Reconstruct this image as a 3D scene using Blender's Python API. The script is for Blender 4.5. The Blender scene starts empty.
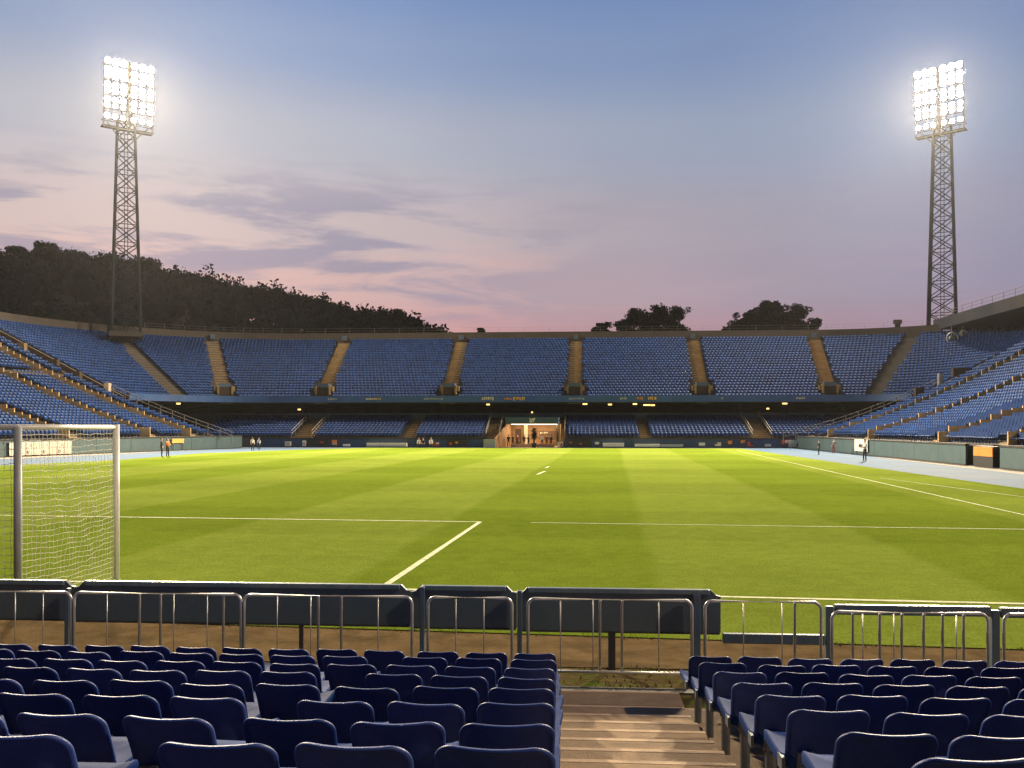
import bpy, math, random
import numpy as np
from mathutils import Vector, Matrix
R = math.radians
scene = bpy.context.scene
COL = scene.collection
rnd = random.Random(7)

# ------------------------------------------------------------------ camera
EYE = 2.8
YAW = math.atan(63 / 900)
cam_data = bpy.data.cameras.new("camera")
cam = bpy.data.objects.new("camera", cam_data)
COL.objects.link(cam)
cam.location = (0, 0, EYE)
cam.rotation_euler = (R(90), 0, YAW)
cam_data.sensor_width = 36
cam_data.lens = 36 * 900 / 1024
cam_data.shift_y = 42 / 1024
cam_data.clip_start = 0.05
cam_data.clip_end = 6000
scene.camera = cam
CY, SY = math.cos(YAW), math.sin(YAW)

def ray(px, py):
    u = (px - 512) / 900
    return (u * CY - SY, CY + u * SY, (426 - py) / 900)

def at_y(px, py, Y):
    r = ray(px, py); t = Y / r[1]
    return Vector((r[0] * t, Y, EYE + r[2] * t))

def at_z(px, py, z=0.0):
    r = ray(px, py); t = (z - EYE) / r[2]
    return Vector((r[0] * t, r[1] * t, z))

def project(x, y, z):
    xc = x * CY + y * SY
    d = -x * SY + y * CY
    if d < 0.1:
        return None
    return 512 + 900 * xc / d, 426 - 900 * (z - EYE) / d, d

# ------------------------------------------------------------------ materials
def srgb(r, g, b):
    f = lambda c: ((c / 255 + 0.055) / 1.055) ** 2.4 if c > 10 else c / 255 / 12.92
    return (f(r), f(g), f(b), 1)

def mat(name, col, rough=0.7, metal=0.0, var=0.25, scale=3.0, bump=0.0, bscale=40.0, spec=0.5,
        objrand=0.0, stain=None, stain_scale=0.7, stain_amt=0.5, island=0.0, stretch=None):
    m = bpy.data.materials.new(name)
    m.use_nodes = True
    nt = m.node_tree; N = nt.nodes; L = nt.links
    b = N["Principled BSDF"]
    b.inputs["Roughness"].default_value = rough
    b.inputs["Metallic"].default_value = metal
    b.inputs["Specular IOR Level"].default_value = spec
    tc = N.new("ShaderNodeTexCoord")
    vec = tc.outputs["Object"]
    if stretch:
        mp = N.new("ShaderNodeMapping"); mp.inputs["Scale"].default_value = stretch
        L.new(vec, mp.inputs["Vector"]); vec = mp.outputs["Vector"]
    no = N.new("ShaderNodeTexNoise")
    no.inputs["Scale"].default_value = scale
    no.inputs["Detail"].default_value = 6
    no.inputs["Roughness"].default_value = 0.65
    L.new(vec, no.inputs["Vector"])
    mr = N.new("ShaderNodeMapRange")
    mr.inputs["From Min"].default_value = 0.3; mr.inputs["From Max"].default_value = 0.9
    mr.inputs["To Min"].default_value = 1 - var; mr.inputs["To Max"].default_value = 1 + var
    L.new(no.outputs["Fac"], mr.inputs["Value"])
    hs = N.new("ShaderNodeHueSaturation")
    hs.inputs["Color"].default_value = (*col[:3], 1)
    val = mr.outputs["Result"]
    if island:
        g = N.new("ShaderNodeNewGeometry")
        mi = N.new("ShaderNodeMapRange")
        mi.inputs["To Min"].default_value = 1 - island; mi.inputs["To Max"].default_value = 1 + island
        L.new(g.outputs["Random Per Island"], mi.inputs["Value"])
        mm = N.new("ShaderNodeMath"); mm.operation = 'MULTIPLY'
        L.new(val, mm.inputs[0]); L.new(mi.outputs["Result"], mm.inputs[1]); val = mm.outputs[0]
    if objrand:
        oi = N.new("ShaderNodeObjectInfo"); mo = N.new("ShaderNodeMapRange")
        mo.inputs["To Min"].default_value = 1 - objrand; mo.inputs["To Max"].default_value = 1 + objrand
        L.new(oi.outputs["Random"], mo.inputs["Value"]); m2 = N.new("ShaderNodeMath"); m2.operation = 'MULTIPLY'
        L.new(val, m2.inputs[0]); L.new(mo.outputs["Result"], m2.inputs[1]); val = m2.outputs[0]
        ms = N.new("ShaderNodeMapRange"); ms.inputs["To Min"].default_value = 1.0; ms.inputs["To Max"].default_value = 0.86
        L.new(oi.outputs["Random"], ms.inputs["Value"]); L.new(ms.outputs["Result"], hs.inputs["Saturation"])
    L.new(val, hs.inputs["Value"])
    out = hs.outputs["Color"]
    if stain:
        n2 = N.new("ShaderNodeTexNoise"); n2.inputs["Scale"].default_value = stain_scale; n2.inputs["Detail"].default_value = 8
        n2.inputs["Roughness"].default_value = 0.7
        L.new(tc.outputs["Object"], n2.inputs["Vector"])
        r2 = N.new("ShaderNodeMapRange"); r2.inputs["From Min"].default_value = 0.48; r2.inputs["From Max"].default_value = 0.66
        r2.inputs["To Max"].default_value = stain_amt
        L.new(n2.outputs["Fac"], r2.inputs["Value"])
        mx = N.new("ShaderNodeMix"); mx.data_type = 'RGBA'
        L.new(r2.outputs["Result"], mx.inputs["Factor"]); L.new(out, mx.inputs[6]); mx.inputs[7].default_value = (*stain[:3], 1)
        out = mx.outputs[2]
    L.new(out, b.inputs["Base Color"])
    if bump:
        n3 = N.new("ShaderNodeTexNoise"); n3.inputs["Scale"].default_value = bscale; n3.inputs["Detail"].default_value = 5
        L.new(vec, n3.inputs["Vector"])
        bp = N.new("ShaderNodeBump"); bp.inputs["Strength"].default_value = bump; bp.inputs["Distance"].default_value = 0.02
        L.new(n3.outputs["Fac"], bp.inputs["Height"]); L.new(bp.outputs["Normal"], b.inputs["Normal"])
    return m

def emit(name, col, strength):
    m = bpy.data.materials.new(name); m.use_nodes = True
    nt = m.node_tree; nt.nodes.clear()
    o = nt.nodes.new("ShaderNodeOutputMaterial"); e = nt.nodes.new("ShaderNodeEmission")
    e.inputs["Color"].default_value = (*col[:3], 1); e.inputs["Strength"].default_value = strength
    nt.links.new(e.outputs[0], o.inputs["Surface"])
    return m

M = {}
M['seat_near'] = mat("navy_plastic", (0.001, 0.026, 0.175), 0.5, spec=0.2, objrand=0.3, var=0.3, scale=5, bump=0.12, bscale=120, stain=(0.006, 0.036, 0.17), stain_scale=6, stain_amt=0.5)
M['seat_far'] = mat("blue_plastic", (0.006, 0.031, 0.128), 0.6, spec=0.12, var=0.2, scale=.25, island=0.22)
M['pan'] = mat("navy_plastic_pan", (0.002, 0.028, 0.15), 0.7, spec=0.03, objrand=0.3, var=0.3, scale=5, stain=(0.010, 0.034, 0.15), stain_scale=6, stain_amt=0.5)
M['pedestal'] = mat("grey_blue_paint", (0.055, 0.075, 0.10), 0.5, var=0.3, scale=12, stain=(0.12, 0.07, 0.04), stain_scale=14, stain_amt=0.5)
M['concrete'] = mat("terrace_concrete", (0.30, 0.215, 0.14), 0.9, spec=0.05, var=0.22, scale=5, bump=0.4, bscale=70, stain=(0.13, 0.10, 0.075), stain_scale=1.6, stain_amt=0.25)
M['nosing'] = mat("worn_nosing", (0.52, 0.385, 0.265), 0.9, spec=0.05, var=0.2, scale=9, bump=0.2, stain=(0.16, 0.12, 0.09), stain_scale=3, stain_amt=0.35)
M['path'] = mat("path_concrete", (0.125, 0.085, 0.043), 0.95, spec=0.0, var=0.35, scale=2.2, bump=0.5, bscale=35, stain=(0.055, 0.040, 0.02), stain_scale=1.5, stain_amt=0.8)
M['dirt'] = mat("dirt", (0.085, 0.062, 0.03), 0.95, spec=0.0, var=0.45, scale=4, bump=0.8, bscale=30, stain=(0.06, 0.085, 0.015), stain_scale=2.2, stain_amt=0.9)
M['tier'] = mat("tier_concrete", (0.10, 0.095, 0.09), 0.9, var=0.25, scale=0.5)
M['stair'] = mat("tan_stair", (0.26, 0.185, 0.095), 0.9, var=0.3, scale=1.2, stain=(0.12, 0.085, 0.05), stain_scale=0.5)
M['stair_wall'] = mat("tan_stair_wall", (0.56, 0.38, 0.18), 0.85, var=0.35, scale=1.0, stain=(0.2, 0.13, 0.07), stain_scale=0.8, stain_amt=0.5)
M['rim'] = mat("rim_concrete", (0.062, 0.05, 0.043), 0.9, var=0.2, scale=0.6, stain=(0.042, 0.035, 0.032), stain_scale=0.25, stain_amt=0.7)
M['divider'] = mat("divider_concrete", (0.085, 0.062, 0.045), 0.9, var=0.3, scale=0.8)
M['parapet'] = mat("blue_parapet", (0.032, 0.10, 0.29), 0.6, var=0.25, scale=0.4)
M['band'] = mat("grey_blue_wall", (0.06, 0.10, 0.16), 0.7, var=0.2, scale=0.6)
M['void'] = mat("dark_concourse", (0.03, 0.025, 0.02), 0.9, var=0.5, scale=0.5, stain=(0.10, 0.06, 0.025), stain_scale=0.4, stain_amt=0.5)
M['navy_wall'] = mat("navy_wall", (0.022, 0.055, 0.13), 0.6, var=0.2, scale=0.5)
M['teal_wall'] = mat("teal_wall", (0.055, 0.10, 0.11), 0.6, var=0.2, scale=0.8, stain=(0.04, 0.07, 0.07), stain_scale=0.6)
M['coping'] = mat("dark_coping", (0.035, 0.032, 0.03), 0.8)
M['board'] = mat("dark_board", (0.062, 0.088, 0.105), 0.5, var=0.15, scale=2.5, bump=0.1, stain=(0.045, 0.062, 0.072), stain_scale=1.2)
M['board_top'] = mat("board_edge", (0.08, 0.125, 0.155), 0.45, var=0.2, scale=4, stain=(0.25, 0.25, 0.22), stain_scale=3, stain_amt=0.35)
M['blue_steel'] = mat("blue_painted_steel", (0.055, 0.09, 0.135), 0.45, var=0.25, scale=6, stain=(0.10, 0.07, 0.05), stain_scale=7, stain_amt=0.4)
M['silver'] = mat("galvanised_tube", (0.50, 0.48, 0.45), 0.35, metal=0.35, var=0.25, scale=9, stain=(0.22, 0.18, 0.14), stain_scale=8, stain_amt=0.25)
M['dark_steel'] = mat("dark_lattice_steel", (0.013, 0.018, 0.027), 0.75, spec=0.12, var=0.2, scale=0.5)
M['grey_steel'] = mat("grey_rail", (0.22, 0.21, 0.20), 0.5, var=0.2, scale=1.5)
M['roof'] = mat("roof_dark", (0.03, 0.03, 0.032), 0.9)
M['fascia'] = mat("roof_fascia", (0.045, 0.05, 0.068), 0.85, var=0.25, scale=0.25, stain=(0.08, 0.065, 0.055), stain_scale=0.12, stain_amt=0.7)
M['white_post'] = mat("white_goal_paint", (0.72, 0.70, 0.66), 0.4, var=0.1, scale=5, stain=(0.4, 0.36, 0.3), stain_scale=5, stain_amt=0.4)
M['net_post'] = mat("grey_goal_frame", (0.27, 0.28, 0.29), 0.45, var=0.2, scale=5)
M['net'] = mat("net_cord", (0.62, 0.60, 0.50), 0.8, var=0.1)
M['white'] = mat("white_board", (0.68, 0.64, 0.58), 0.6, var=0.12, scale=1.5)
M['cream'] = mat("cream_board", (0.66, 0.56, 0.44), 0.6, var=0.12, scale=1.5)
M['grey'] = mat("grey_board", (0.34, 0.35, 0.36), 0.6, var=0.15, scale=1.5)
M['orange'] = mat("orange_board", (0.72, 0.24, 0.03), 0.55, var=0.15, scale=2)
M['amber'] = mat("amber_board", (0.70, 0.40, 0.08), 0.55, var=0.15, scale=2)
M['red'] = mat("red_board", (0.45, 0.06, 0.03), 0.55, var=0.15, scale=2)
M['black'] = mat("black_board", (0.02, 0.018, 0.018), 0.6)
M['line'] = mat("line_paint", (0.46, 0.47, 0.26), 0.9, var=0.25, scale=6, stain=(0.12, 0.17, 0.03), stain_scale=5, stain_amt=0.7)
M['faint_line'] = mat("faded_line_paint", (0.22, 0.26, 0.08), 0.9, var=0.3, scale=5, stain=(0.09, 0.13, 0.02), stain_scale=3, stain_amt=0.9)
M['skin'] = mat("skin", (0.50, 0.30, 0.21), 0.6, var=0.05)
M['hair'] = mat("dark_hair", (0.025, 0.018, 0.012), 0.7)
M['cloth_dark'] = mat("dark_cloth", (0.022, 0.024, 0.03), 0.9)
M['cloth_white'] = mat("pale_shirt", (0.62, 0.60, 0.58), 0.9)
M['cloth_orange'] = mat("orange_vest", (0.65, 0.20, 0.05), 0.9)
M['cloth_red'] = mat("maroon_cloth", (0.16, 0.03, 0.03), 0.9)
M['cloth_grey'] = mat("grey_cloth", (0.16, 0.16, 0.17), 0.9)
M['shoe'] = mat("shoe", (0.03, 0.03, 0.03), 0.7)
M['tunnel_wall'] = mat("tunnel_wood", (0.36, 0.20, 0.09), 0.7, var=0.3, scale=1.0)
M['tunnel_dark'] = mat("tunnel_dark_panel", (0.10, 0.05, 0.025), 0.7, var=0.3, scale=1.0)
M['tunnel_cream'] = mat("tunnel_cream", (0.62, 0.52, 0.38), 0.7, var=0.1)
M['bark'] = mat("bark", (0.05, 0.035, 0.022), 0.95, var=0.3, scale=3)
M['leaf'] = mat("dark_leaf", (0.012, 0.017, 0.013), 0.9, var=0.3, scale=0.3, island=0.45, spec=0.1)
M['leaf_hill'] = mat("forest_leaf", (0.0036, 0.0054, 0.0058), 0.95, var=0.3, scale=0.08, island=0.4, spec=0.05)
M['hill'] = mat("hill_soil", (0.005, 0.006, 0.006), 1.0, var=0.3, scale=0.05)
M['ground'] = mat("outer_ground", (0.05, 0.05, 0.035), 1.0, var=0.3, scale=0.05)
M['weed'] = mat("weed_blade", (0.13, 0.13, 0.03), 0.9, var=0.2, scale=2, island=0.5)
M['plant_pot'] = mat("dark_leaf_plant", (0.012, 0.016, 0.012), 0.8, island=0.4)
M['lens'] = emit("floodlight_lens", (1.0, 0.80, 0.54), 2500.0)
M['tier_lamp'] = emit("tier_lamp", (1.0, 0.62, 0.18), 3.0)
M['tunnel_lamp'] = emit("tunnel_lamp", (1.0, 0.80, 0.52), 4.0)

def track_mat():
    m = mat("running_track", (0.055, 0.098, 0.165), 0.9, spec=0.1, var=0.12, scale=0.4, bump=0.1, bscale=20, stain=(0.13, 0.125, 0.12), stain_scale=0.06, stain_amt=0.35)
    return m
M['track'] = track_mat()
M['apron'] = mat("track_apron", (0.225, 0.20, 0.17), 0.9, spec=0.1, var=0.15, scale=0.6, stain=(0.11, 0.125, 0.14), stain_scale=0.15, stain_amt=0.6)

PV = Vector((51 / 900, 1.0, 0)).normalized()      # pitch length direction
PQ = Vector((PV.y, -PV.x, 0))                       # pitch width direction
P0 = Vector((-8.18, 15.55, 0))                      # right goalpost foot

def grass_mat():
    m = bpy.data.materials.new("mown_grass"); m.use_nodes = True
    nt = m.node_tree; N = nt.nodes; L = nt.links
    b = N["Principled BSDF"]; b.inputs["Roughness"].default_value = 0.9
    b.inputs["Specular IOR Level"].default_value = 0.0
    tc = N.new("ShaderNodeTexCoord"); sp = N.new("ShaderNodeSeparateXYZ"); L.new(tc.outputs["Object"], sp.inputs[0])
    def math_(op, a, bb=None, c=None):
        n = N.new("ShaderNodeMath"); n.operation = op
        for i, v in enumerate((a, bb, c)):
            if v is None: continue
            if isinstance(v, (int, float)): n.inputs[i].default_value = v
            else: L.new(v, n.inputs[i])
        return n.outputs[0]
    wob = N.new("ShaderNodeTexNoise"); wob.inputs["Scale"].default_value = 0.12; wob.inputs["Detail"].default_value = 3
    L.new(tc.outputs["Object"], wob.inputs["Vector"])
    # stripe coordinate across the pitch (slightly different heading from the lines)
    sv = Vector((38 / 900, 1, 0)).normalized()
    sq = (sv.y, -sv.x)
    x0 = 1.47 * sq[0] + 15.9 * sq[1]
    lat = math_('ADD', math_('MULTIPLY', sp.outputs[0], sq[0]), math_('MULTIPLY', sp.outputs[1], sq[1]))
    lat = math_('ADD', math_('SUBTRACT', lat, x0), math_('MULTIPLY', math_('SUBTRACT', wob.outputs["Fac"], 0.5), 0.5))
    def stripe(co, width, soft):
        t = math_('PINGPONG', math_('ADD', co, width / 2), width)     # 0..width
        t = math_('SUBTRACT', t, width / 2)
        r = N.new("ShaderNodeMapRange"); r.inputs["From Min"].default_value = -soft; r.inputs["From Max"].default_value = soft
        L.new(t, r.inputs["Value"]); return r.outputs["Result"]
    s1 = stripe(math_('SUBTRACT', lat, 5.7 * 0.0), 5.6, 0.16)
    dep = math_('ADD', math_('MULTIPLY', sp.outputs[0], PV.x), math_('MULTIPLY', sp.outputs[1], PV.y))
    dep = math_('ADD', dep, math_('MULTIPLY', math_('SUBTRACT', wob.outputs["Fac"], 0.5), 1.0))
    s2 = stripe(dep, 7.5, 0.3)
    # patchiness
    n1 = N.new("ShaderNodeTexNoise"); n1.inputs["Scale"].default_value = 0.22; n1.inputs["Detail"].default_value = 7; n1.inputs["Roughness"].default_value = 0.7
    L.new(tc.outputs["Object"], n1.inputs["Vector"])
    mp = N.new("ShaderNodeMapping"); mp.inputs["Scale"].default_value = (26, 9, 1); L.new(tc.outputs["Object"], mp.inputs["Vector"])
    n2 = N.new("ShaderNodeTexNoise"); n2.inputs["Scale"].default_value = 1.0; n2.inputs["Detail"].default_value = 4; n2.inputs["Roughness"].default_value = 0.7
    L.new(mp.outputs["Vector"], n2.inputs["Vector"])
    n3 = N.new("ShaderNodeTexNoise"); n3.inputs["Scale"].default_value = 2.2; n3.inputs["Detail"].default_value = 6; n3.inputs["Roughness"].default_value = 0.75
    L.new(tc.outputs["Object"], n3.inputs["Vector"])
    v = math_('MULTIPLY_ADD', s1, 0.08, 0.95)
    v = math_('MULTIPLY', v, math_('MULTIPLY_ADD', s2, 0.10, 0.95))
    v = math_('MULTIPLY', v, math_('MULTIPLY_ADD', n1.outputs["Fac"], 0.5, 0.75))
    v = math_('MULTIPLY', v, math_('MULTIPLY_ADD', n2.outputs["Fac"], 1.3, 0.35))
    v = math_('MULTIPLY', v, math_('MULTIPLY_ADD', n3.outputs["Fac"], 0.7, 0.65))
    mx = N.new("ShaderNodeMix"); mx.data_type = 'RGBA'
    fac = math_('MULTIPLY_ADD', s1, 0.55, math_('MULTIPLY', n1.outputs["Fac"], 0.4))
    L.new(fac, mx.inputs["Factor"])
    mx.inputs[6].default_value = (0.102, 0.145, 0.013, 1); mx.inputs[7].default_value = (0.130, 0.165, 0.026, 1)
    hs = N.new("ShaderNodeHueSaturation"); L.new(mx.outputs[2], hs.inputs["Color"]); L.new(v, hs.inputs["Value"])
    L.new(hs.outputs["Color"], b.inputs["Base Color"])
    bp = N.new("ShaderNodeBump"); bp.inputs["Strength"].default_value = 0.5; bp.inputs["Distance"].default_value = 0.03
    L.new(n2.outputs["Fac"], bp.inputs["Height"]); L.new(bp.outputs["Normal"], b.inputs["Normal"])
    return m
M['grass'] = grass_mat()

# ------------------------------------------------------------------ mesh helpers
ORG = {}
class MB:
    def __init__(s):
        s.v = []; s.f = []; s.mi = []; s.cur = 0
    def add(s, vs, fs):
        n = len(s.v); s.v.extend([tuple(p) for p in vs]); s.f.extend([tuple(i + n for i in f) for f in fs]); s.mi.extend([s.cur] * len(fs))
    def box(s, c, size, X=(1, 0, 0), Y=(0, 1, 0), Z=(0, 0, 1)):
        c = Vector(c); X = Vector(X) * size[0] / 2; Y = Vector(Y) * size[1] / 2; Z = Vector(Z) * size[2] / 2
        vs = [c + a * X + b * Y + d * Z for a in (-1, 1) for b in (-1, 1) for d in (-1, 1)]
        s.add(vs, [(0, 1, 3, 2), (4, 6, 7, 5), (0, 4, 5, 1), (2, 3, 7, 6), (0, 2, 6, 4), (1, 5, 7, 3)])
    def bb(s, x0, x1, y0, y1, z0, z1):
        s.box(((x0 + x1) / 2, (y0 + y1) / 2, (z0 + z1) / 2), (x1 - x0, y1 - y0, z1 - z0))
    def tube(s, pts, r, n=8, cap=True, r1=None):
        pts = [Vector(p) for p in pts]; k = len(pts); vs = []
        up = None
        for i, p in enumerate(pts):
            d = (pts[min(i + 1, k - 1)] - pts[max(i - 1, 0)]).normalized()
            if up is None:
                up = Vector((0, 0, 1)) if abs(d.z) < 0.9 else Vector((1, 0, 0))
            a = d.cross(up)
            if a.length < 1e-4: a = d.cross(Vector((0, 1, 0)))
            a.normalize(); b = d.cross(a).normalized(); up = -b if False else up
            rr = r if r1 is None else r + (r1 - r) * i / (k - 1)
            for j in range(n):
                t = 2 * math.pi * (j + 0.5) / n
                vs.append(p + rr * (math.cos(t) * a + math.sin(t) * b))
        fs = []
        for i in range(k - 1):
            for j in range(n):
                j2 = (j + 1) % n
                fs.append((i * n + j, i * n + j2, (i + 1) * n + j2, (i + 1) * n + j))
        if cap:
            fs.append(tuple(range(n - 1, -1, -1))); fs.append(tuple((k - 1) * n + j for j in range(n)))
        s.add(vs, fs)
    def sweep(s, stations, prof, close=False):
        n = len(prof); vs = []
        for B, D in stations:
            for r, z in prof:
                vs.append((B[0] + r * D[0], B[1] + r * D[1], z))
        fs = []
        m = n if close else n - 1
        for i in range(len(stations) - 1):
            for j in range(m):
                j2 = (j + 1) % n
                fs.append((i * n + j, (i + 1) * n + j, (i + 1) * n + j2, i * n + j2))
        if close:
            fs.append(tuple(range(n))); e = (len(stations) - 1) * n; fs.append(tuple(e + j for j in range(n - 1, -1, -1)))
        s.add(vs, fs)
    def prism(s, poly, z0, z1):
        n = len(poly); vs = [(x, y, z0) for x, y in poly] + [(x, y, z1) for x, y in poly]
        fs = [tuple(range(n - 1, -1, -1)), tuple(range(n, 2 * n))] + [(i, (i + 1) % n, n + (i + 1) % n, n + i) for i in range(n)]
        s.add(vs, fs)
    def build(s, name, mats, parent=None, smooth=False):
        if not isinstance(mats, (list, tuple)): mats = [mats]
        o3 = ORG.get(parent.name, Vector((0, 0, 0))) if parent is not None else Vector((0, 0, 0))
        me = bpy.data.meshes.new(name)
        me.from_pydata([(p[0] - o3.x, p[1] - o3.y, p[2] - o3.z) for p in s.v], [], s.f)
        for m in mats: me.materials.append(m)
        if len(mats) > 1: me.polygons.foreach_set("material_index", s.mi)
        if smooth: me.polygons.foreach_set("use_smooth", [True] * len(me.polygons))
        me.update()
        o = bpy.data.objects.new(name, me); COL.objects.link(o)
        if parent is not None:
            o.parent = parent; ORG[o.name] = o3
        return o

def tag(o, label=None, cat=None, group=None, kind=None):
    if label: o["label"] = label
    if cat: o["category"] = cat
    if group: o["group"] = group
    if kind: o["kind"] = kind
    return o

def thing(name, label, cat, loc=(0, 0, 0), group=None):
    o = bpy.data.objects.new(name, None); COL.objects.link(o)
    o.location = loc; o.empty_display_size = 0.2
    ORG[o.name] = Vector(loc)
    return tag(o, label, cat, group)

KIDS = {}
def copy_tree(o, parent=None):
    c = o.copy(); COL.objects.link(c)
    if parent is not None: c.parent = parent
    for ch in KIDS[o.name]:
        d = ch.copy(); COL.objects.link(d); d.parent = c
    return c

# ------------------------------------------------------------------ ground, pitch, track
mb = MB(); mb.add([(-900, -300, -0.25), (900, -300, -0.25), (900, 1200, -0.25), (-900, 1200, -0.25)], [(0, 1, 2, 3)])
tag(mb.build("ground", M['ground']), "dark ground around the stadium", "ground", kind="structure")
mb = MB(); mb.add([(-56, 14, -0.008), (29.5, 14, -0.008), (29.5, 117, -0.008), (-56, 117, -0.008)], [(0, 1, 2, 3)])
tag(mb.build("running_track", M['track']), "pale blue running track between grass and walls", "track", kind="structure")
GR = [(-45, 13.2), (-12, 12.85), (7, 11.62), (20.3, 11.6), (20.0, 40), (20, 64), (20.6, 111), (20.0, 114.4), (-26.5, 114.4), (-32.6, 105.2), (-36, 96), (-38.4, 90), (-37.6, 72), (-40.6, 61), (-43, 40)]
mb = MB(); mb.add([(x, y, 0.0) for x, y in GR], [tuple(range(len(GR)))])
tag(mb.build("pitch", M['grass']), "striped mown grass football pitch", "pitch", kind="structure")

def ground_line(mb, a, b, w, z=0.006):
    a = Vector(a); b = Vector(b); d = (b - a); L_ = d.length; d.normalize(); q = Vector((-d.y, d.x, 0)) * w / 2
    n = max(1, int(L_ / 2))
    vs = []
    for i in range(n + 1):
        p = a + d * (L_ * i / n); p.z = z
        k = 1 + rnd.uniform(-0.12, 0.12)
        vs += [p - q * k, p + q * k]
    mb.add(vs, [(2 * i, 2 * i + 2, 2 * i + 3, 2 * i + 1) for i in range(n)])
def PP(u, v): return P0 + PQ * u + PV * v
mb = MB()
ground_line(mb, PP(-32, 0), PP(21.6, 0), 0.13)                       # goal line
side = (at_z(1024, 515), at_z(770, 458))
sd = (side[1] - side[0]).normalized()
ground_line(mb, side[0] - sd * 13.6, side[1] + sd * 24, 0.075)        # touch line
ga = at_z(386, 585); gb = at_z(480, 522)
ground_line(mb, ga, gb, 0.125)                                        # goal area side
ground_line(mb, gb + PQ * 0.06, gb - PQ * 18, 0.13, z=0.007)
ground_line(mb, at_z(537, 474.5), at_z(545, 471.3), 0.17)
ground_line(mb, at_z(545.5, 468), at_z(549, 466.5), 0.13)
tag(mb.build("pitch_line", M['line']), "white painted lines on the grass pitch", "line", kind="structure")
mb = MB(); ground_line(mb, gb + PQ * 1.5, gb + PQ * 17.2, 0.11)
ground_line(mb, at_z(880, 478), at_z(1024, 497), 0.10)
tag(mb.build("faded_line", M['faint_line']), "faded white lines on the right of the pitch", "line", kind="structure")

# near strip: path, dirt, drain
mb = MB(); mb.add([(-14, 10.55, -0.012), (14, 10.5, -0.012), (14, 11.75, -0.012), (7, 11.75, -.012), (-14, 13.1, -0.012)], [(0, 1, 2, 3, 4)])
mb.add([(14, 11.75, -0.012), (14, 10.5, -0.012), (24, 10.5, -0.012), (24, 11.7, -0.012)], [(3, 0, 1, 2)])
tag(mb.build("path", M['path']), "worn concrete path behind the barriers", "path", kind="structure")
mb = MB(); mb.add([(-14, 8, -0.02), (24, 8, -0.02), (24, 10.6, -0.02), (-14, 10.6, -0.02)], [(0, 1, 2, 3)])
tag(mb.build("dirt_strip", M['dirt']), "dirt strip with weeds in front of the steps", "ground", kind="structure")
mb = MB(); mb.bb(-9, 9, 9.56, 9.72, -0.04, -0.006)
tag(mb.build("drain_channel", M['coping']), "dark drain channel at the foot of the steps", "drain", kind="structure")
mb = MB()
for i in range(1900):
    if i < 400:
        x = rnd.uniform(-2.2, 3.2); y = 9.75 + abs(rnd.gauss(0, 0.22))
    elif i < 1500:
        x = rnd.uniform(-8, 9); y = 12.07 - .065 * x + rnd.gauss(0, 0.05)
    else:
        x = rnd.uniform(-7, 7); y = 10.45 + rnd.gauss(0, 0.1)
    if math.sin(x * 5.1 + y * 3) + math.sin(x * 2.3) + rnd.gauss(0, 0.5) < -0.3: continue
    h = rnd.uniform(0.008, 0.03); a = rnd.uniform(0, 6.28); w = rnd.uniform(0.006, 0.014)
    dx, dy = math.cos(a) * w, math.sin(a) * w; lx, ly = rnd.gauss(0, h * .5), rnd.gauss(0, h * .5)
    mb.add([(x - dx, y - dy, -0.02), (x + dx, y + dy, -0.02), (x + lx, y + ly, h)], [(0, 1, 2)])
tag(mb.build("weeds", M['weed']), "low weeds growing along the dirt strip", "weeds", kind="stuff")

# ------------------------------------------------------------------ near terrace and seats
DROP = [0.865, 1.02, 1.205, 1.37, 1.525, 1.675, 1.824, 1.963, 2.11]
ROWY = [2.15, 2.93, 3.72, 4.51, 5.29, 6.08, 6.87, 7.65, 8.44]
BACKTOP = 0.70
FLOOR = [EYE - d - BACKTOP for d in DROP]
SLOPE_L = -0.02
t = thing("near_terrace", "stepped concrete terrace with tan aisle steps under the nearest navy seats", "terrace", (0, 9.4, 0))
mb = MB()
for k in range(9):
    y0 = ROWY[k] - 0.28 if k else 0.2
    y1 = ROWY[k] + 0.51 if k < 8 else ROWY[8] + 0.62
    zb = FLOOR[k + 1] - 0.10 if k < 8 else -0.3
    mb.bb(-9, -0.15, y0, y1, zb, FLOOR[k]); mb.bb(1.085, 9, y0, y1, zb, FLOOR[k])
    if k: mb.bb(-9, -0.15, y0 - 0.01, y0 + 0.001, FLOOR[k] - .3, FLOOR[k] - 0.004)
mb.build("terrace_rows", M['concrete'], t)
# finer aisle steps, three treads to two rows
nst = 15; ya, yb = 2.4, 9.52
for i in range(nst):
    y0 = ya + (yb - ya) * i / nst; y1 = ya + (yb - ya) * (i + 1) / nst
    zf = float(np.interp(y1, [q + 0.51 for q in ROWY] + [9.52], FLOOR + [0.0]))
    zf2 = float(np.interp(y1 + (yb - ya) / nst, [q + 0.51 for q in ROWY] + [9.52], FLOOR + [0.0]))
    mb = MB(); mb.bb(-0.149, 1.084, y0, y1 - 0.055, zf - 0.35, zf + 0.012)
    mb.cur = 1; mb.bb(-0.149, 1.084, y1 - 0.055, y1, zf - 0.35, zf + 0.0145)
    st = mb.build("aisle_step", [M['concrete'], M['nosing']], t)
mb = MB(); mb.bb(-9, 9, -1.5, 0.2, 0.2, FLOOR[0]); mb.build("rear_landing", M['concrete'], t)

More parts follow.
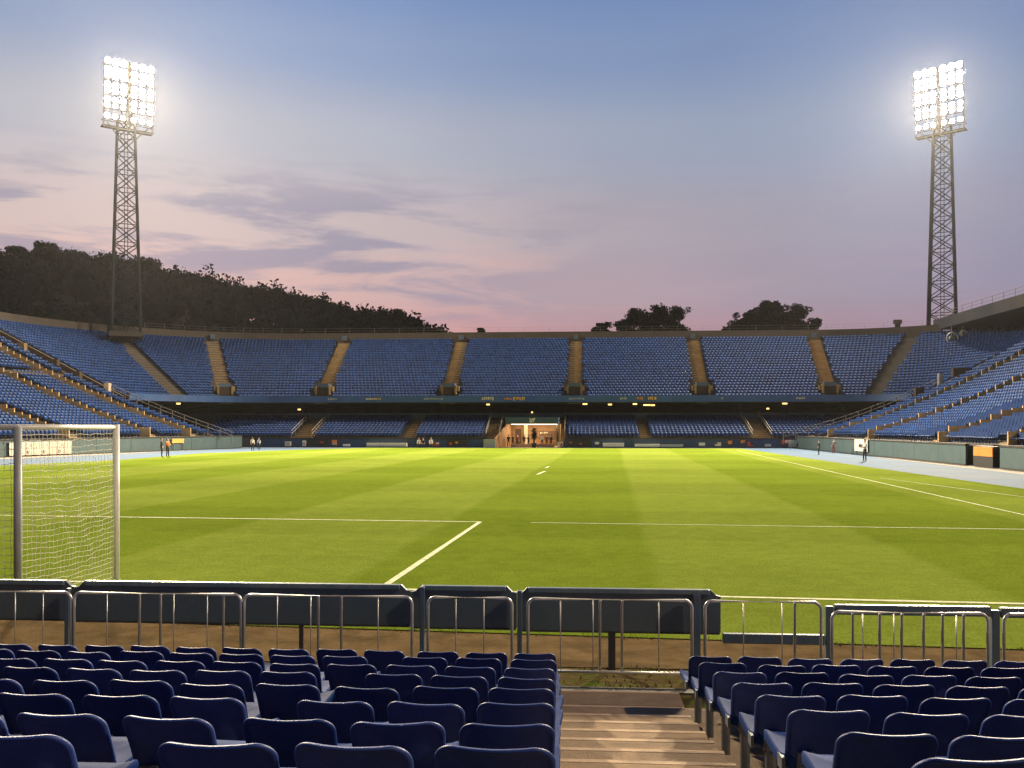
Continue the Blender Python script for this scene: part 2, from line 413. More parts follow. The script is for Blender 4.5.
def ring_shape(w, h, rt, rb, n=10, dip=0.0):
    """rounded rectangle outline, centred in x, from 0 to h"""
    pts = []
    def arc(cx, cy, r, a0, a1):
        for i in range(n + 1):
            a = R(a0 + (a1 - a0) * i / n); pts.append((cx + r * math.cos(a), cy + r * math.sin(a)))
    arc(w / 2 - rt, h - rt, rt, 0, 90)
    for x in (0.4, .3, 0.2, .1, 0, -.1, -0.2, -.3, -0.4):
        xx = x * (w - 2 * rt); pts.append((xx, h - dip * (1 - abs(2 * x)) ** 0.7))
    arc(-w / 2 + rt, h - rt, rt, 90, 180)
    wb = 0.955
    for q in range(1, 8): pts.append((-w / 2 + w / 2 * (1 - wb) * q / 8, h - rt + (rb - h + rt) * q / 8))
    arc(-w / 2 * wb + rb, rb, rb, 180, 270)
    for q in range(1, 8): pts.append(((-w / 2 * wb + rb) * (1 - q / 4), 0))
    arc(w / 2 * wb - rb, rb, rb, 270, 360)
    for q in range(1, 8): pts.append((w / 2 * wb + w / 2 * (1 - wb) * q / 8, rb + (h - rt - rb) * q / 8))
    return pts

def shell(mb, outline, rings, place):
    cx = 0; cz = sum(p[1] for p in outline) / len(outline)
    n = len(outline); vs = []
    for sc, off in rings:
        for x, z in outline:
            if isinstance(sc, tuple):
                px, pz = x * sc[0], cz + (z - cz) * sc[1]
            else:
                px, pz = x * sc, cz + (z - cz) * sc
            vs.append(place(px, pz, off))
    fs = []
    for i in range(len(rings) - 1):
        for j in range(n):
            j2 = (j + 1) % n
            fs.append((i * n + j, i * n + j2, (i + 1) * n + j2, (i + 1) * n + j))
    fs.append(tuple(range(n - 1, -1, -1))); fs.append(tuple((len(rings) - 1) * n + j for j in range(n)))
    mb.add(vs, fs)

def back_place(x, z, off):
    return (x, 0.045 + 0.036 * (x / 0.19) ** 2 - 0.30 * z * 0.8 - 0.06 * (z / 0.34) ** 2 + off, 0.345 + z)
def pan_place(x, y, off):
    yy = y - 0.02
    return (x, 0.05 + yy, 0.43 - 0.035 * math.cos(x / 0.22 * 1.5) * math.sin(min(1, max(0, yy / 0.36)) * math.pi) + 0.018 * (yy / .36) - max(0, yy - 0.31) ** 2 * 9 + off)
mb = MB()
shell(mb, ring_shape(0.395, 0.36, 0.068, 0.06, dip=0.005),
      [(.08, .002), (.2, .002), (.33, .002), (.46, .002), (.59, .002), (.72, .002), (.85, .002), (.955, .004), (.985, 0.0), (1.0, -.010), (.99, -.020), (.965, -.025), (.93, -.022), (.90, -.014), (.84, -.011), (.72, -.011), (.6, -.011), (.47, -.011), (.34, -.011), (.2, -.011), (.08, -.011)], back_place)
back_bm = mb
mb = MB()
shell(mb, ring_shape(0.445, 0.41, 0.06, 0.05),
      [(.15, .0), (.5, 0), (.85, .0), (.95, .008), (.985, .008), (1.0, -.004), (1.0, -.045), (.97, -.056), (.94, -.035), (.5, -.022), (.15, -.022)], pan_place)
pan_bm = mb
mb = MB()
mb.tube([(-.1, 0.0, 0.012), (-.1, 0.01, 0.25), (-.1, .03, .37)], 0.033, 10)
mb.box((-.1, 0.0, 0.009), (0.20, 0.13, 0.018))
mb.box((-.1, 0.10, 0.375), (0.06, 0.24, 0.04))
mb.box((-.1, -0.0, 0.405), (0.08, 0.022, 0.13), Y=(0, 0.97, 0.24), Z=(0, -0.24, 0.97))
mb.tube([(-.1, .03, .12), (-.1, .17, .36)], .013, 6)
for sx in (-0.205, 0.205):
    mb.box((sx, 0.05, 0.40), (0.018, 0.10, 0.07))
mb.box((0, .06, .372), (.40, .035, .03))
for sx in (-0.06, 0.06):
    mb.tube([(sx - .1, -0.03, 0.016), (sx - .1, -0.03, 0.028)], 0.011, 6)
ped_bm = mb
proto = thing("stadium_seat", "", "seat")
proto['group'] = "navy plastic seats of the near terrace"
KIDS[proto.name] = [pan_bm.build("seat_pan", M['pan'], proto, True), back_bm.build("backrest", M['seat_near'], proto, True), ped_bm.build("pedestal", M['pedestal'], proto)]
for c in KIDS[proto.name][:2]:
    pass
ORD = ["first", "second", "third", "fourth", "fifth", "sixth", "seventh", "eighth", "ninth", "tenth", "eleventh", "twelfth", "thirteenth", "fourteenth", "fifteenth", "sixteenth",
       "seventeenth", "eighteenth", "nineteenth", "twentieth"]
def ordinal(n):
    if n < 20: return ORD[n]
    tens = ["", "", "twenty", "thirty", "forty", "fifty", "sixty", "seventy", "eighty", "ninety"][(n + 1) // 10]
    u = (n + 1) % 10
    return ("fiftieth" if tens == "fifty" else tens + "th") if u == 0 else tens + "-" + ORD[u - 1]
n_near = 0
rowname = {8: "front row by the barriers", 7: "second row behind the barriers", 6: "third row behind the barriers", 5: "fourth row behind the barriers", 4: "fifth row behind the barriers",
           3: "sixth row behind the barriers", 2: "seventh row behind the barriers", 1: "eighth row behind the barriers", 0: "rearmost row nearest the camera"}
for k in range(9):
    for sidename in ("left", "right"):
        j = 0
        while True:
            if sidename == "left":
                x = -0.262 + SLOPE_L * (ROWY[k] - 2.93) - 0.456 * j - (0.21 * (k % 2) + .03 * (k % 3) if j >= 3 else 0)
            else:
                x = 1.232 + 0.456 * j + (0.02 if k < 2 else 0)
            ztop = EYE - DROP[k]
            p = project(x + (0.25 if sidename == "left" else -0.25), ROWY[k], ztop)
            if p[0] < -170 or p[0] > 1150: break
            if k == 0 and project(x, ROWY[k], ztop)[1] > 776:
                j += 1; continue
            o = proto if n_near == 0 else copy_tree(proto)
            o.location = (x + rnd.gauss(0, .004), ROWY[k] + rnd.gauss(0, .006), FLOOR[k] + 0.001)
            o.rotation_euler = (rnd.gauss(0, .012), rnd.gauss(0, .006), rnd.gauss(0, 0.03))
            if n_near == 0: pass
            pos = "on the aisle" if j == 0 else ordinal(j) + " from aisle"
            o["label"] = f"navy seat {sidename} of the steps, {rowname[k]}, {pos}"
            n_near += 1; j += 1
for o in KIDS["stadium_seat"]:
    if o.name == "pedestal": continue

# ------------------------------------------------------------------ crowd barriers
def arc_pts(c, r, a0, a1, n=6):
    return [(c[0] + r * math.cos(R(a0 + (a1 - a0) * i / n)), c[1], c[2] + r * math.sin(R(a0 + (a1 - a0) * i / n))) for i in range(n + 1)]
BY = 9.92
def barrier(px0, px1, thick, label, ztop=0.897, thin=None, Y=BY):
    x0 = at_y(px0, 600, Y).x; x1 = at_y(px1, 600, Y).x
    cx = (x0 + x1) / 2
    t = thing("crowd_barrier", label, "barrier", (cx, Y, 0), "galvanised crowd barriers in front of the pitch")
    rr = 0.085
    zb = 0.10
    mb = MB()
    pts = [(x0, Y, -0.02), (x0, Y, ztop - rr)] + arc_pts((x0 + rr, Y, ztop - rr), rr, 180, 90)[1:] + arc_pts((x1 - rr, Y, ztop - rr), rr, 90, 0) + [(x1, Y, -0.02)]
    mb.tube(pts, 0.0175, 10); mb.build("outer_frame", M['silver'], t, True)
    mb = MB(); mb.tube([(x0, Y, zb), (x1, Y, zb)], 0.016, 8); mb.build("bottom_rail", M['silver'], t, True)
    tk = [at_y(p, 600, Y).x for p in thick]
    for x in tk:
        mb = MB(); mb.tube([(x, Y + .012, zb), (x, Y + .012, ztop - 0.03), (x + 0.008, Y, ztop - .005)], 0.015, 8); mb.build("upright", M['silver'], t, True)
    n = max(2, int(round((x1 - x0) / 0.36)))
    for i in range(1, n):
        x = x0 + (x1 - x0) * i / n
        if any(abs(x - q) < 0.07 for q in tk): continue
        mb = MB(); mb.tube([(x, Y, zb), (x, Y, ztop)], 0.0065, 6); mb.build("bar", M['silver'], t, True)
    for x in (x0, x1):
        mb = MB(); mb.tube([(x, Y - 0.22, -0.005), (x, Y + 0.22, -0.005)], 0.016, 8); mb.tube([(x, Y, -.02), (x, Y, 0.05)], 0.022, 8); mb.build("foot", M['silver'], t, True)
barrier(-95, 71, [-10], "galvanised barrier at the left edge, overlapping the goal's rear post")
barrier(74, 241, [139, 160, 223], "galvanised barrier with extra uprights in front of the long left board")
barrier(244, 412, [318, 341], "galvanised barrier below the white goal area line corner")
barrier(428, 512, [], "narrow galvanised barrier between two blue posts")
barrier(528, 692, [600, 622], "galvanised barrier at the foot of the tan steps")
barrier(705, 821, [795], "galvanised barrier in front of the step in the blue rail")
barrier(832, 988, [853, 880, 902, 924, 943, 964], "galvanised barrier with many uprights under the blue top rail", ztop=0.80)
barrier(1004, 1130, [1040], "galvanised barrier cut off by the right edge", ztop=0.80)

# blue post and rail fence with boards
FY = 10.42
t = thing("post_and_rail_fence", "dark blue steel post and rail fence, stepped up on the right", "fence", (0, FY, 0))
def bx(px, py=600, Y=FY): return at_y(px, py, Y).x
for p, zt in ((-60, .86), (70, .86), (300, .44), (423, .93), (520, .90), (612, .42), (696, .88), (828, .77), (993, .75)):
    x = bx(p); mb = MB(); w = 0.085 if p in (612, 828, 993, 696) else 0.055
    dk = p in (300, 612)
    mb.box((x, FY + (.06 if dk else - 0.045), zt / 2 - 0.05), (w, 0.04 if dk else 0.07, zt + 0.1)); o = mb.build("post", M['coping' if dk else 'blue_steel'], t)
    bv = o.modifiers.new("edge", 'BEVEL'); bv.width = 0.008; bv.segments = 2
for (p0, p1, z) in ((722, 823, 0.39), (833, 988, 0.735), (998, 1160, 0.725)):
    x0, x1 = bx(p0), bx(p1); mb = MB(); mb.box(((x0 + x1) / 2, FY - 0.045, z), (x1 - x0, 0.08, 0.11)); o = mb.build("rail", M['blue_steel'], t)
    bv = o.modifiers.new("edge", 'BEVEL'); bv.width = 0.01; bv.segments = 2
def hoarding(p0, p1, ztop, zbot, label):
    Y = FY + 0.04
    x0, x1 = bx(p0, 600, Y), bx(p1, 600, Y); ch = 0.075
    t = thing("hoarding", label, "hoarding", ((x0 + x1) / 2, Y, 0), "dark hoardings along the goal end")
    x0 += .004; x1 -= .004
    poly = [(x0, zbot), (x1, zbot), (x1, ztop - ch), (x1 - 0.05, ztop - ch + .01), (x1 - ch - .04, ztop), (x0 + ch + .04, ztop), (x0 + 0.05, ztop - ch + .01), (x0, ztop - ch)]
    mb = MB(); n = len(poly)
    mb.add([(x, Y, z) for x, z in poly] + [(x, Y + 0.05, z) for x, z in poly],
           [tuple(range(n)), tuple(range(2 * n - 1, n - 1, -1))] + [(i, n + i, n + (i + 1) % n, (i + 1) % n) for i in range(n)])
    mb.build("panel", M['board'], t)
    mb = MB(); mb.box(((x0 + x1) / 2, Y + 0.01, ztop - 0.028), (x1 - x0 - 2 * ch - 0.1, 0.085, 0.06)); o = mb.build("top_edge", M['board_top'], t)
    bv = o.modifiers.new("edge", 'BEVEL'); bv.width = 0.012; bv.segments = 2
    mb = MB(); mb.box(((x0 + x1) / 2, Y + 0.02, zbot - 0.012), (x1 - x0 - 0.02, 0.05, 0.022)); mb.build("bottom_lip", M['coping'], t)
hoarding(-420, 75, 0.935, 0.47, "dark blue hoarding at the left edge behind the goal's rear post")
hoarding(75, 411, 0.935, 0.46, "longest dark blue hoarding, right of the goal")
hoarding(411, 517, 0.93, 0.445, "short dark blue hoarding behind the narrow barrier")
hoarding(517, 721, 0.92, 0.43, "dark blue hoarding ending in an open gap at the top of the steps")

# ------------------------------------------------------------------ goal
GH = 2.78
gp = P0.copy(); gr = P0 - PV * 2.0
gr = next(q for q in (P0 - PV * (0.02 * i) for i in range(50, 300)) if project(*q)[0] <= 18.5)
gdep = (P0 - gr).length
left = P0 - PQ * 7.32; leftr = gr - PQ * 7.32
t = thing("goal", "white football goal with sagging net and grey rear frame at the left", "goal", tuple(P0))
def member(name, a, b, r, m):
    mb = MB(); mb.tube([a, b], r, 12); return mb.build(name, m, t, True)
up = Vector((0, 0, GH))
member("goal_post", P0, P0 + up + Vector((0, 0, .05)), 0.058, M['white_post']); member("goal_post", left, left + up, 0.058, M['white_post'])
member("crossbar", P0 + up, left + up, 0.052, M['white_post'])
member("rear_post", gr, gr + up, 0.058, M['net_post']); member("rear_post", leftr, leftr + up, 0.058, M['net_post'])
member("top_rail", gr + up, P0 + up, 0.034, M['white_post']); member("top_rail", leftr + up, left + up, 0.034, M['white_post'])
member("rear_rail", gr + up, leftr + up, 0.045, M['net_post']); member("ground_rail", gr + Vector((0, 0, .03)), P0 + Vector((0, 0, .03)), 0.03, M['net_post'])
def net_panel(mb, A, U, V, nu, nv, nrm, sag):
    g = {}
    for i in range(nu + 1):
        for j in range(nv + 1):
            a, b = i / nu, j / nv
            e = math.sin(math.pi * a) * math.sin(math.pi * b)
            w = 0.008 if 0 < i < nu and 0 < j < nv else 0.0
            off = nrm * (sag * e + 0.05 * e * .4 * math.sin(i * 1.3 + j * .6)) + U.normalized() * (rnd.gauss(0, w) + .012 * e * math.sin(j * .9 + i * .35)) + Vector((0, 0, 1)) * (rnd.gauss(0, w) - .06 * e + .014 * e * math.sin(i * .8 + j * .45))
            g[i, j] = A + U * a + V * b + off
    for i in range(nu + 1): mb.tube([g[i, j] for j in range(nv + 1)], 0.004, 3, cap=False)
    for j in range(nv + 1): mb.tube([g[i, j] for i in range(nu + 1)], 0.004, 3, cap=False)
mb = MB(); net_panel(mb, gr + Vector((0, 0, .03)), P0 - gr, up - Vector((0, 0, .05)), 27, 30, PQ, 0.08); mb.build("side_net", M['net'], t)
mb = MB(); net_panel(mb, leftr + Vector((0, 0, .03)), left - leftr, up - Vector((0, 0, .05)), 22, 26, -PQ, 0.1); mb.build("side_net", M['net'], t)
mb = MB(); net_panel(mb, gr + Vector((0, 0, .03)), leftr - gr, up - Vector((0, 0, .05)), 70, 26, -PV, 0.15); mb.build("back_net", M['net'], t)

# ------------------------------------------------------------------ grandstands
seatpos = []      # (x, y, z, fx, fy, tag)
# ---- far stand
CL = Vector((-41, 108)); RL = 14.0
CR = Vector((36, 116)); RR = 6.0
UD = 20.0
def station_left(th): d = (-math.sin(R(th)), math.cos(R(th))); return ((CL.x + RL * d[0], CL.y + RL * d[1]), d)
def station_right(th): d = (math.sin(R(th)), math.cos(R(th))); return ((CR.x + RR * d[0], CR.y + RR * d[1]), d)
def station_x(x): return ((x, 122.0), (0.0, 1.0))
ST_L = [station_left(a) for a in range(90, 0, -5)]
ST_M = [station_x(-40 + 4 * i) for i in range(20)]
ST_R = [station_right(a) for a in range(5, 95, 5)]
ST = ST_L + ST_M + ST_R
ST_RIM = ST_L + ST_M + [station_right(a) for a in (6, 12, 18, 24, 30, 36, 42)]
NU = 24; UR0 = 0.7; UZ0 = 6.35; UDD = 0.8; UDZ = 0.412
def uz(k): return UZ0 + UDZ * k
far = thing("far_grandstand", "two tier blue far grandstand with tan stairways behind the opposite goal line", "grandstand", (-2, 117, 0))
prof = [(0.18, 6.0)]
for k in range(NU):
    prof += [(UR0 + UDD * k, uz(k)), (UR0 + UDD * (k + 1), uz(k))]
prof += [(UD, uz(NU - 1)), (UD + 0.1, 5.6), (6, 5.6)]
prof = [(0.15, 6.35)] + prof[1:]
mb = MB(); mb.sweep(ST, prof); mb.build("upper_tier", M['tier'], far)
mb = MB(); mb.sweep(ST, [(0.0, 6.05), (0.16, 6.05), (0.16, 6.93), (0.0, 6.93)], True); par = mb.build("parapet", M['parapet'], far)
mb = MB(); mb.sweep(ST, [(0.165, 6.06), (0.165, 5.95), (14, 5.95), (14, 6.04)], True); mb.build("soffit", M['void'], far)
mb = MB(); mb.sweep(ST_RIM, [(UD - 0.25, 15.5), (UD + 0.35, 15.5), (UD + 0.35, 17.65), (UD - 0.25, 17.65)], True); rim = mb.build("rim_wall", M['rim'], far)
mb = MB()
for i, (B, D) in enumerate(ST_RIM):
    pass
pl = [(B[0] + (UD + .05) * D[0], B[1] + (UD + .05) * D[1]) for B, D in ST_RIM[9:]]
for z in (18.0, 18.4): mb.tube([(x, y, z) for x, y in pl], 0.012, 4)
for i in range(len(pl)):
    mb.tube([(pl[i][0], pl[i][1], 17.6), (pl[i][0], pl[i][1], 18.45)], 0.018, 4)
mb.build("rim_railing", M['grey_steel'], rim)
# end walls of upper tier
for (B, D), sgn in ((ST[0], -1), (ST[-1], -1)):
    mb = MB(); pr = [(0, 5.0)] + [(0, 6.7)] + [(UR0 + UDD * k, uz(k) + 0.12) for k in range(0, NU, 2)] + [(UD + .3, 17.64), (UD + .3, 5.0)]
    n = len(pr)
    vs = [(B[0] + r * D[0], B[1] - 0.02, z) for r, z in pr] + [(B[0] + r * D[0], B[1] - 0.32, z) for r, z in pr]
    mb.add(vs, [tuple(range(n)), tuple(range(2 * n - 1, n - 1, -1))] + [(i, n + i, n + (i + 1) % n, (i + 1) % n) for i in range(n)])
    mb.build("end_wall", M['divider'], far)
def fan(x0, x1):
    h = math.hypot(x1 - x0, 20.0); return ((x0, 122.0), ((x1 - x0) / h, 20.0 / h))
UP_AISLES = [station_left(52), station_left(28), fan(-35.2, -36.8), fan(-17.45, -18.0), fan(-.1, .15), fan(17.25, 18.3), fan(34.1, 36.8), fan(39.2, 53.0)]
def stairs(mb, B, D, width, treads):
    T = (-D[1], D[0])
    for r0, r1, z in treads:
        c = (B[0] + D[0] * (r0 + r1) / 2, B[1] + D[1] * (r0 + r1) / 2, z - 0.25)
        mb.box(c, (r1 - r0, width, 0.5), X=(D[0], D[1], 0), Y=(T[0], T[1], 0))
for i, (B, D) in enumerate(UP_AISLES):
    tr = []
    for k in range(NU):
        r0 = UR0 + UDD * k; tr += [(r0, r0 + .39, uz(k) + .02), (r0 + .39, r0 + .8, uz(k) + .215)]
    mb = MB(); stairs(mb, B, D, 1.9, tr); mb.build("stairway", M['divider' if i in (0, 7) else 'stair'], far)  # rightmost stairway: shade of the corner under the roof put into a darker colour
    T = Vector((-D[1], D[0], 0)); D3 = Vector((D[0], D[1], 0)); B3 = Vector((B[0], B[1], 0))
    if 1 <= i <= 6:
        # vomitory: two cheek walls, lintel slab, dark opening
        vo = None
        for sgn in (-1, 1):
            mb = MB()
            mb.box(B3 + D3 * 3.6 + T * sgn * .92 + Vector((0, 0, 7.85)), (3.0, 0.22, 1.2), X=D3, Y=T)
            mb.box(B3 + D3 * 3.2 + T * sgn * 1.2 + Vector((0, 0, 8.0)), (1.2, 0.33, 0.7), X=D3, Y=T)
            if vo is None: vo = mb.build("vomitory", M['stair'], far)
            else: mb.build("cheek_wall", M['stair'], vo)
        mb = MB(); mb.box(B3 + D3 * 3.5 + Vector((0, 0, 8.5)), (2.4, 1.6, 0.55), X=D3, Y=T); mb.build("lintel", M['band'], vo)
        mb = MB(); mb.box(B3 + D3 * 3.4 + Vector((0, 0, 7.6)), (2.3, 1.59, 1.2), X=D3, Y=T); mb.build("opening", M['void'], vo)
        mb = MB(); mb.box(B3 + D3 * 19.5 + Vector((0, 0, 16.8)), (0.4, 0.7, 0.7), X=D3, Y=T)
        mb.build("stair_head_box", M['band'], far)
def near_aisle(x, y, aisles, w):
    for B, D in aisles:
        dx, dy = x - B[0], y - B[1]
        if dx * D[0] + dy * D[1] > -2 and abs(-dx * D[1] + dy * D[0]) < w: return True
    return False
def row_points(stations, r, step):
    pts = [(B[0] + r * D[0], B[1] + r * D[1], D) for B, D in stations]
    out = []; carry = step / 2
    for (x0, y0, d0), (x1, y1, d1) in zip(pts, pts[1:]):
        L_ = math.hypot(x1 - x0, y1 - y0); s = carry
        while s < L_:
            a = s / L_; dx, dy = d0[0] * (1 - a) + d1[0] * a, d0[1] * (1 - a) + d1[1] * a; h = math.hypot(dx, dy)
            out.append((x0 + (x1 - x0) * a, y0 + (y1 - y0) * a, dx / h, dy / h)); s += step
        carry = s - L_
    return out
for k in range(NU):
    r = UR0 + UDD * (k + 0.62)
    for x, y, dx, dy in row_points(ST, r, 0.52):
        if near_aisle(x, y, UP_AISLES, 1.15): continue
        if r < 5.4 and near_aisle(x, y, UP_AISLES[1:7], 1.6): continue
        seatpos.append((x, y, uz(k), -dx, -dy, 'far'))
# ---- lower tier
NL = 10; LY0 = 116.9; LZ0 = 1.2; LDD = 0.82; LDZ = 0.255
TUN = (-10.0, -2.1)
def lz(k): return LZ0 + LDZ * k
for x0, x1 in ((-56, -11.6), (-1.35, 44)):
    pr = [(0, 0.0)]
    for k in range(NL): pr += [(LDD * k, lz(k)), (LDD * (k + 1), lz(k))]
    pr += [(8.6, lz(NL - 1)), (8.6, 0)]
    mb = MB(); mb.sweep([((x0, LY0), (0, 1)), ((x1, LY0), (0, 1))], pr, True); mb.build("lower_tier", M['tier'], far)
mb = MB()
for x0, x1 in ((-56, TUN[0] - 1.7), (TUN[1] + .7, 44)): mb.bb(x0, x1, 125.55, 125.8, 3.3, 4.62)
mb.bb(TUN[0] - 1.699, TUN[1] + .699, 125.55, 125.8, 3.95, 4.62)
mb.build("concourse_wall", M['band'], far)
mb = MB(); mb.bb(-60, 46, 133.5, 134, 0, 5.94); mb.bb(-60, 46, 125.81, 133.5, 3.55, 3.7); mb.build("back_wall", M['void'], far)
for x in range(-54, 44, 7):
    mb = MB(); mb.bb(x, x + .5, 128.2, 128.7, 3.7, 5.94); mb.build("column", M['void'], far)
LOW_AISLES = [(-36.1, 2.6, True), (-21.8, 1.5, False), (-10.75, 1.6, True), (-1.9, 1.0, True), (9.1, 1.25, False), (23.9, 2.3, True)]
for x, w, rail in LOW_AISLES:
    tr = []
    for k in range(NL):
        r0 = LDD * k; tr += [(r0, r0 + .4, lz(k) + .02), (r0 + .4, r0 + .82, lz(k) + .15)]
    mb = MB(); stairs(mb, (x, LY0 + .02), (0, 1), w, tr); sw = mb.build("stairway", M['stair'], far)
    if rail:
        mb = MB()
        for sgn in (-1, 1):
            xx = x + sgn * (w / 2 + .06)
            for dz in (0.55, 1.0): mb.tube([(xx, LY0, LZ0 + dz), (xx, LY0 + 8.2, lz(NL) + dz)], 0.035, 4)
            for q in range(6): mb.tube([(xx, LY0 + 1.64 * q, LZ0 + .3 * q + q * .11 * 1.9), (xx, LY0 + 1.64 * q, LZ0 + 1.0 + q * .51)], 0.035, 4)
        mb.build("stair_railing", M['grey_steel'], sw)
for k in range(NL):
    for x, y, dx, dy in row_points([((-50, LY0), (0, 1)), ((38, LY0), (0, 1))], LDD * (k + .62), 0.52):
        if TUN[0] - 1.7 < x < TUN[1] + .8: continue
        if any(abs(x - a) < w / 2 + .3 for a, w, _ in LOW_AISLES): continue
        seatpos.append((x, y, lz(k), 0, -1, 'far'))
# lamps on the underside
for px, py, w in ((585, 404, .62), (610, 404.5, .5), (635, 404, .55), (647, 405, .95), (653, 405.2, .5), (785, 403.5, .6), (768, 408.6, .3), (299, 409.5, .35), (488, 404.5, .45), (532, 412.3, .2), (178, 403.6, .45)):
    p = at_y(px, py, 125.0 if px > 200 else 114.0)
    mb = MB(); mb.bb(p.x - w / 2, p.x + w / 2, p.y, p.y + .25, p.z - .09, p.z + .09); l = mb.build("lamp", M['tier_lamp'], far)
    mb = MB(); mb.bb(p.x - .03, p.x + .03, p.y + .1, p.y + .16, p.z + .09, 6.0 if px > 200 else p.z + .5); mb.build("hanger", M['coping'], l)
# faint marks on the parapet
def glyphs(mb, x0, x1, y, z0, z1, step=0.3):
    x = x0
    while x < x1 - 0.1:
        w = step * rnd.uniform(.35, .9); a = rnd.uniform(0, .25) * (z1 - z0); b = rnd.uniform(0, .25) * (z1 - z0)
        mb.bb(x, x + w, y - .02, y, z0 + a, z1 - b)
        x += w + rnd.uniform(.05, .14)
for px0, px1, m, full in ((240, 249, 'grey', 0), (256, 266, 'amber', 0), (328, 337, 'grey', 0), (366, 376, 'cream', 0), (375, 381, 'amber', 0), (424, 443, 'grey', 0), (482, 494, 'cream', 1), (504, 512, 'orange', 0), (513, 525, 'amber', 1),
                          (569, 585, 'grey', 0), (620, 626, 'grey', 0), (637, 643, 'orange', 1), (648, 657, 'amber', 1), (721, 724, 'grey', 0), (796, 805, 'cream', 0)):
    x0 = at_y(px0, 399, 121.99).x; x1 = at_y(px1, 399, 121.99).x
    mb = MB(); glyphs(mb, x0, x1, 121.998, 6.28 if full else 6.36, 6.80 if full else 6.66, 0.34); mb.build("lettering", M[m], par)

# tunnel
tun = thing("players_tunnel", "warmly lit players' tunnel under a navy header in the far stand", "tunnel", (-6, 116, 0))
mb = MB(); mb.bb(TUN[0] + 1.0, TUN[1], 116.0, 125.5, 3.08, 3.94); hd = mb.build("header", M['navy_wall'], tun)
xm = at_y(532, 420, 116).x
mb = MB(); z0, z1 = 3.25, 3.82
mb.bb(xm - .30, xm - .2, 115.97, 115.998, z0, z1); mb.bb(xm - .199, xm - .06, 115.97, 115.998, z0, z0 + .1); mb.bb(xm - .12, xm - .06, 115.97, 115.998, z0 + .101, z1 - .1)
mb.bb(xm - .02, xm + .06, 115.97, 115.998, z0, z1 - .06); mb.bb(xm + .061, xm + .16, 115.97, 115.998, z1 - .2, z1 - .06); mb.bb(xm + .161, xm + .24, 115.97, 115.998, z0, z1)
mb.bb(xm + .30, xm + .38, 115.97, 115.998, z0 + .3, z1 + .04)
mb.build("emblem", M['white'], hd)
mb = MB(); mb.bb(TUN[0] - 0.05, TUN[1] + .25, 116.4, 128, -0.005, 0.02); mb.build("floor_mat", M['tunnel_wall'], tun)
mb = MB()
vs = [(TUN[0] - .2, 116.1, 0), (TUN[0] + 1.0, 121, 0), (TUN[0] + 1.0, 121, 3.07), (TUN[0] - .2, 116.1, 1.2)]
mb.add(vs + [(x - .2, y, z) for x, y, z in vs], [(0, 1, 2, 3), (7, 6, 5, 4), (0, 3, 7, 4), (3, 2, 6, 7), (1, 5, 6, 2)])
mb.build("ramp_wall", M['tunnel_wall'], tun)
mb = MB(); mb.bb(TUN[0] + .8, TUN[0] + 1.0, 121, 127.5, 0, 3.07); mb.bb(TUN[1] + .0, TUN[1] + .2, 116.3, 127.5, 0, 3.07); mb.build("side_wall", M['tunnel_wall'], tun)
mb = MB(); mb.bb(TUN[0], TUN[1] + .2, 127.5, 127.7, 0, 3.07); mb.build("end_wall", M['tunnel_wall'], tun)
mb = MB(); mb.bb(TUN[0] + 2.8, TUN[0] + 3.35, 126.9, 127.45, 0.02, 3.07); mb.build("pillar", M['tunnel_cream'], tun)
mb = MB(); mb.bb(TUN[0] + 5.0, TUN[1] - .3, 124.5, 124.7, 0.9, 2.15); sg = mb.build("sign_panel", M['tunnel_dark'], tun)
mb = MB(); glyphs(mb, TUN[0] + 5.2, TUN[0] + 6.3, 124.495, 1.75, 1.98, .22); mb.build("lettering", M['tunnel_cream'], sg)
mb = MB(); mb.bb(TUN[0] + 1.6, TUN[0] + 2.4, 127.42, 127.49, .02, 2.4); mb.build("door", M['tunnel_dark'], tun)
mb = MB(); mb.bb(TUN[0] + 1.6, TUN[1] - .3, 118.5, 126.8, 2.98, 3.06); mb.build("ceiling_light", M['tunnel_lamp'], tun)
mb = MB(); mb.bb(TUN[0] + 1.6, TUN[1] - .6, 118, 118.25, 0.03, 0.42); mb.build("kerb_bench", M['tunnel_cream'], tun)
mb = MB(); mb.bb(TUN[0] - 1.75, TUN[0] - .25, 115.3, 116.4, 0, 1.05)
tag(mb.build("concrete_block", M['grey']), "pale concrete block left of the tunnel mouth", "block")
# potted plant in the tunnel mouth
pt = thing("potted_plant", "tall dark potted plant silhouetted in the lit tunnel", "plant", (at_y(534, 440, 117).x, 117, 0))
px_ = ORG[pt.name].x
mb = MB(); mb.tube([(px_, 117, 0.02), (px_, 117, .6)], .28, 10, r1=.36); mb.build("pot", M['black'], pt)
mb = MB(); mb.tube([(px_, 117, 0.6), (px_, 117, 1.9)], .12, 8, r1=.1); mb.build("stem", M['plant_pot'], pt)
mb = MB()
for i in range(150):
    a = rnd.uniform(0, 6.28); el = rnd.uniform(-.4, 1.3); L_ = rnd.uniform(.35, .8); c = Vector((px_, 117, rnd.uniform(1.1, 2.25)))
    d = Vector((math.cos(a) * math.cos(el), math.sin(a) * math.cos(el), math.sin(el))); q = d.cross(Vector((0, 0, 1))).normalized() * .07
    mb.add([c, c + d * L_ * .5 + q, c + d * L_ - Vector((0, 0, .1)), c + d * L_ * .5 - q], [(0, 1, 2, 3)])
mb.build("leaves", M['plant_pot'], pt)

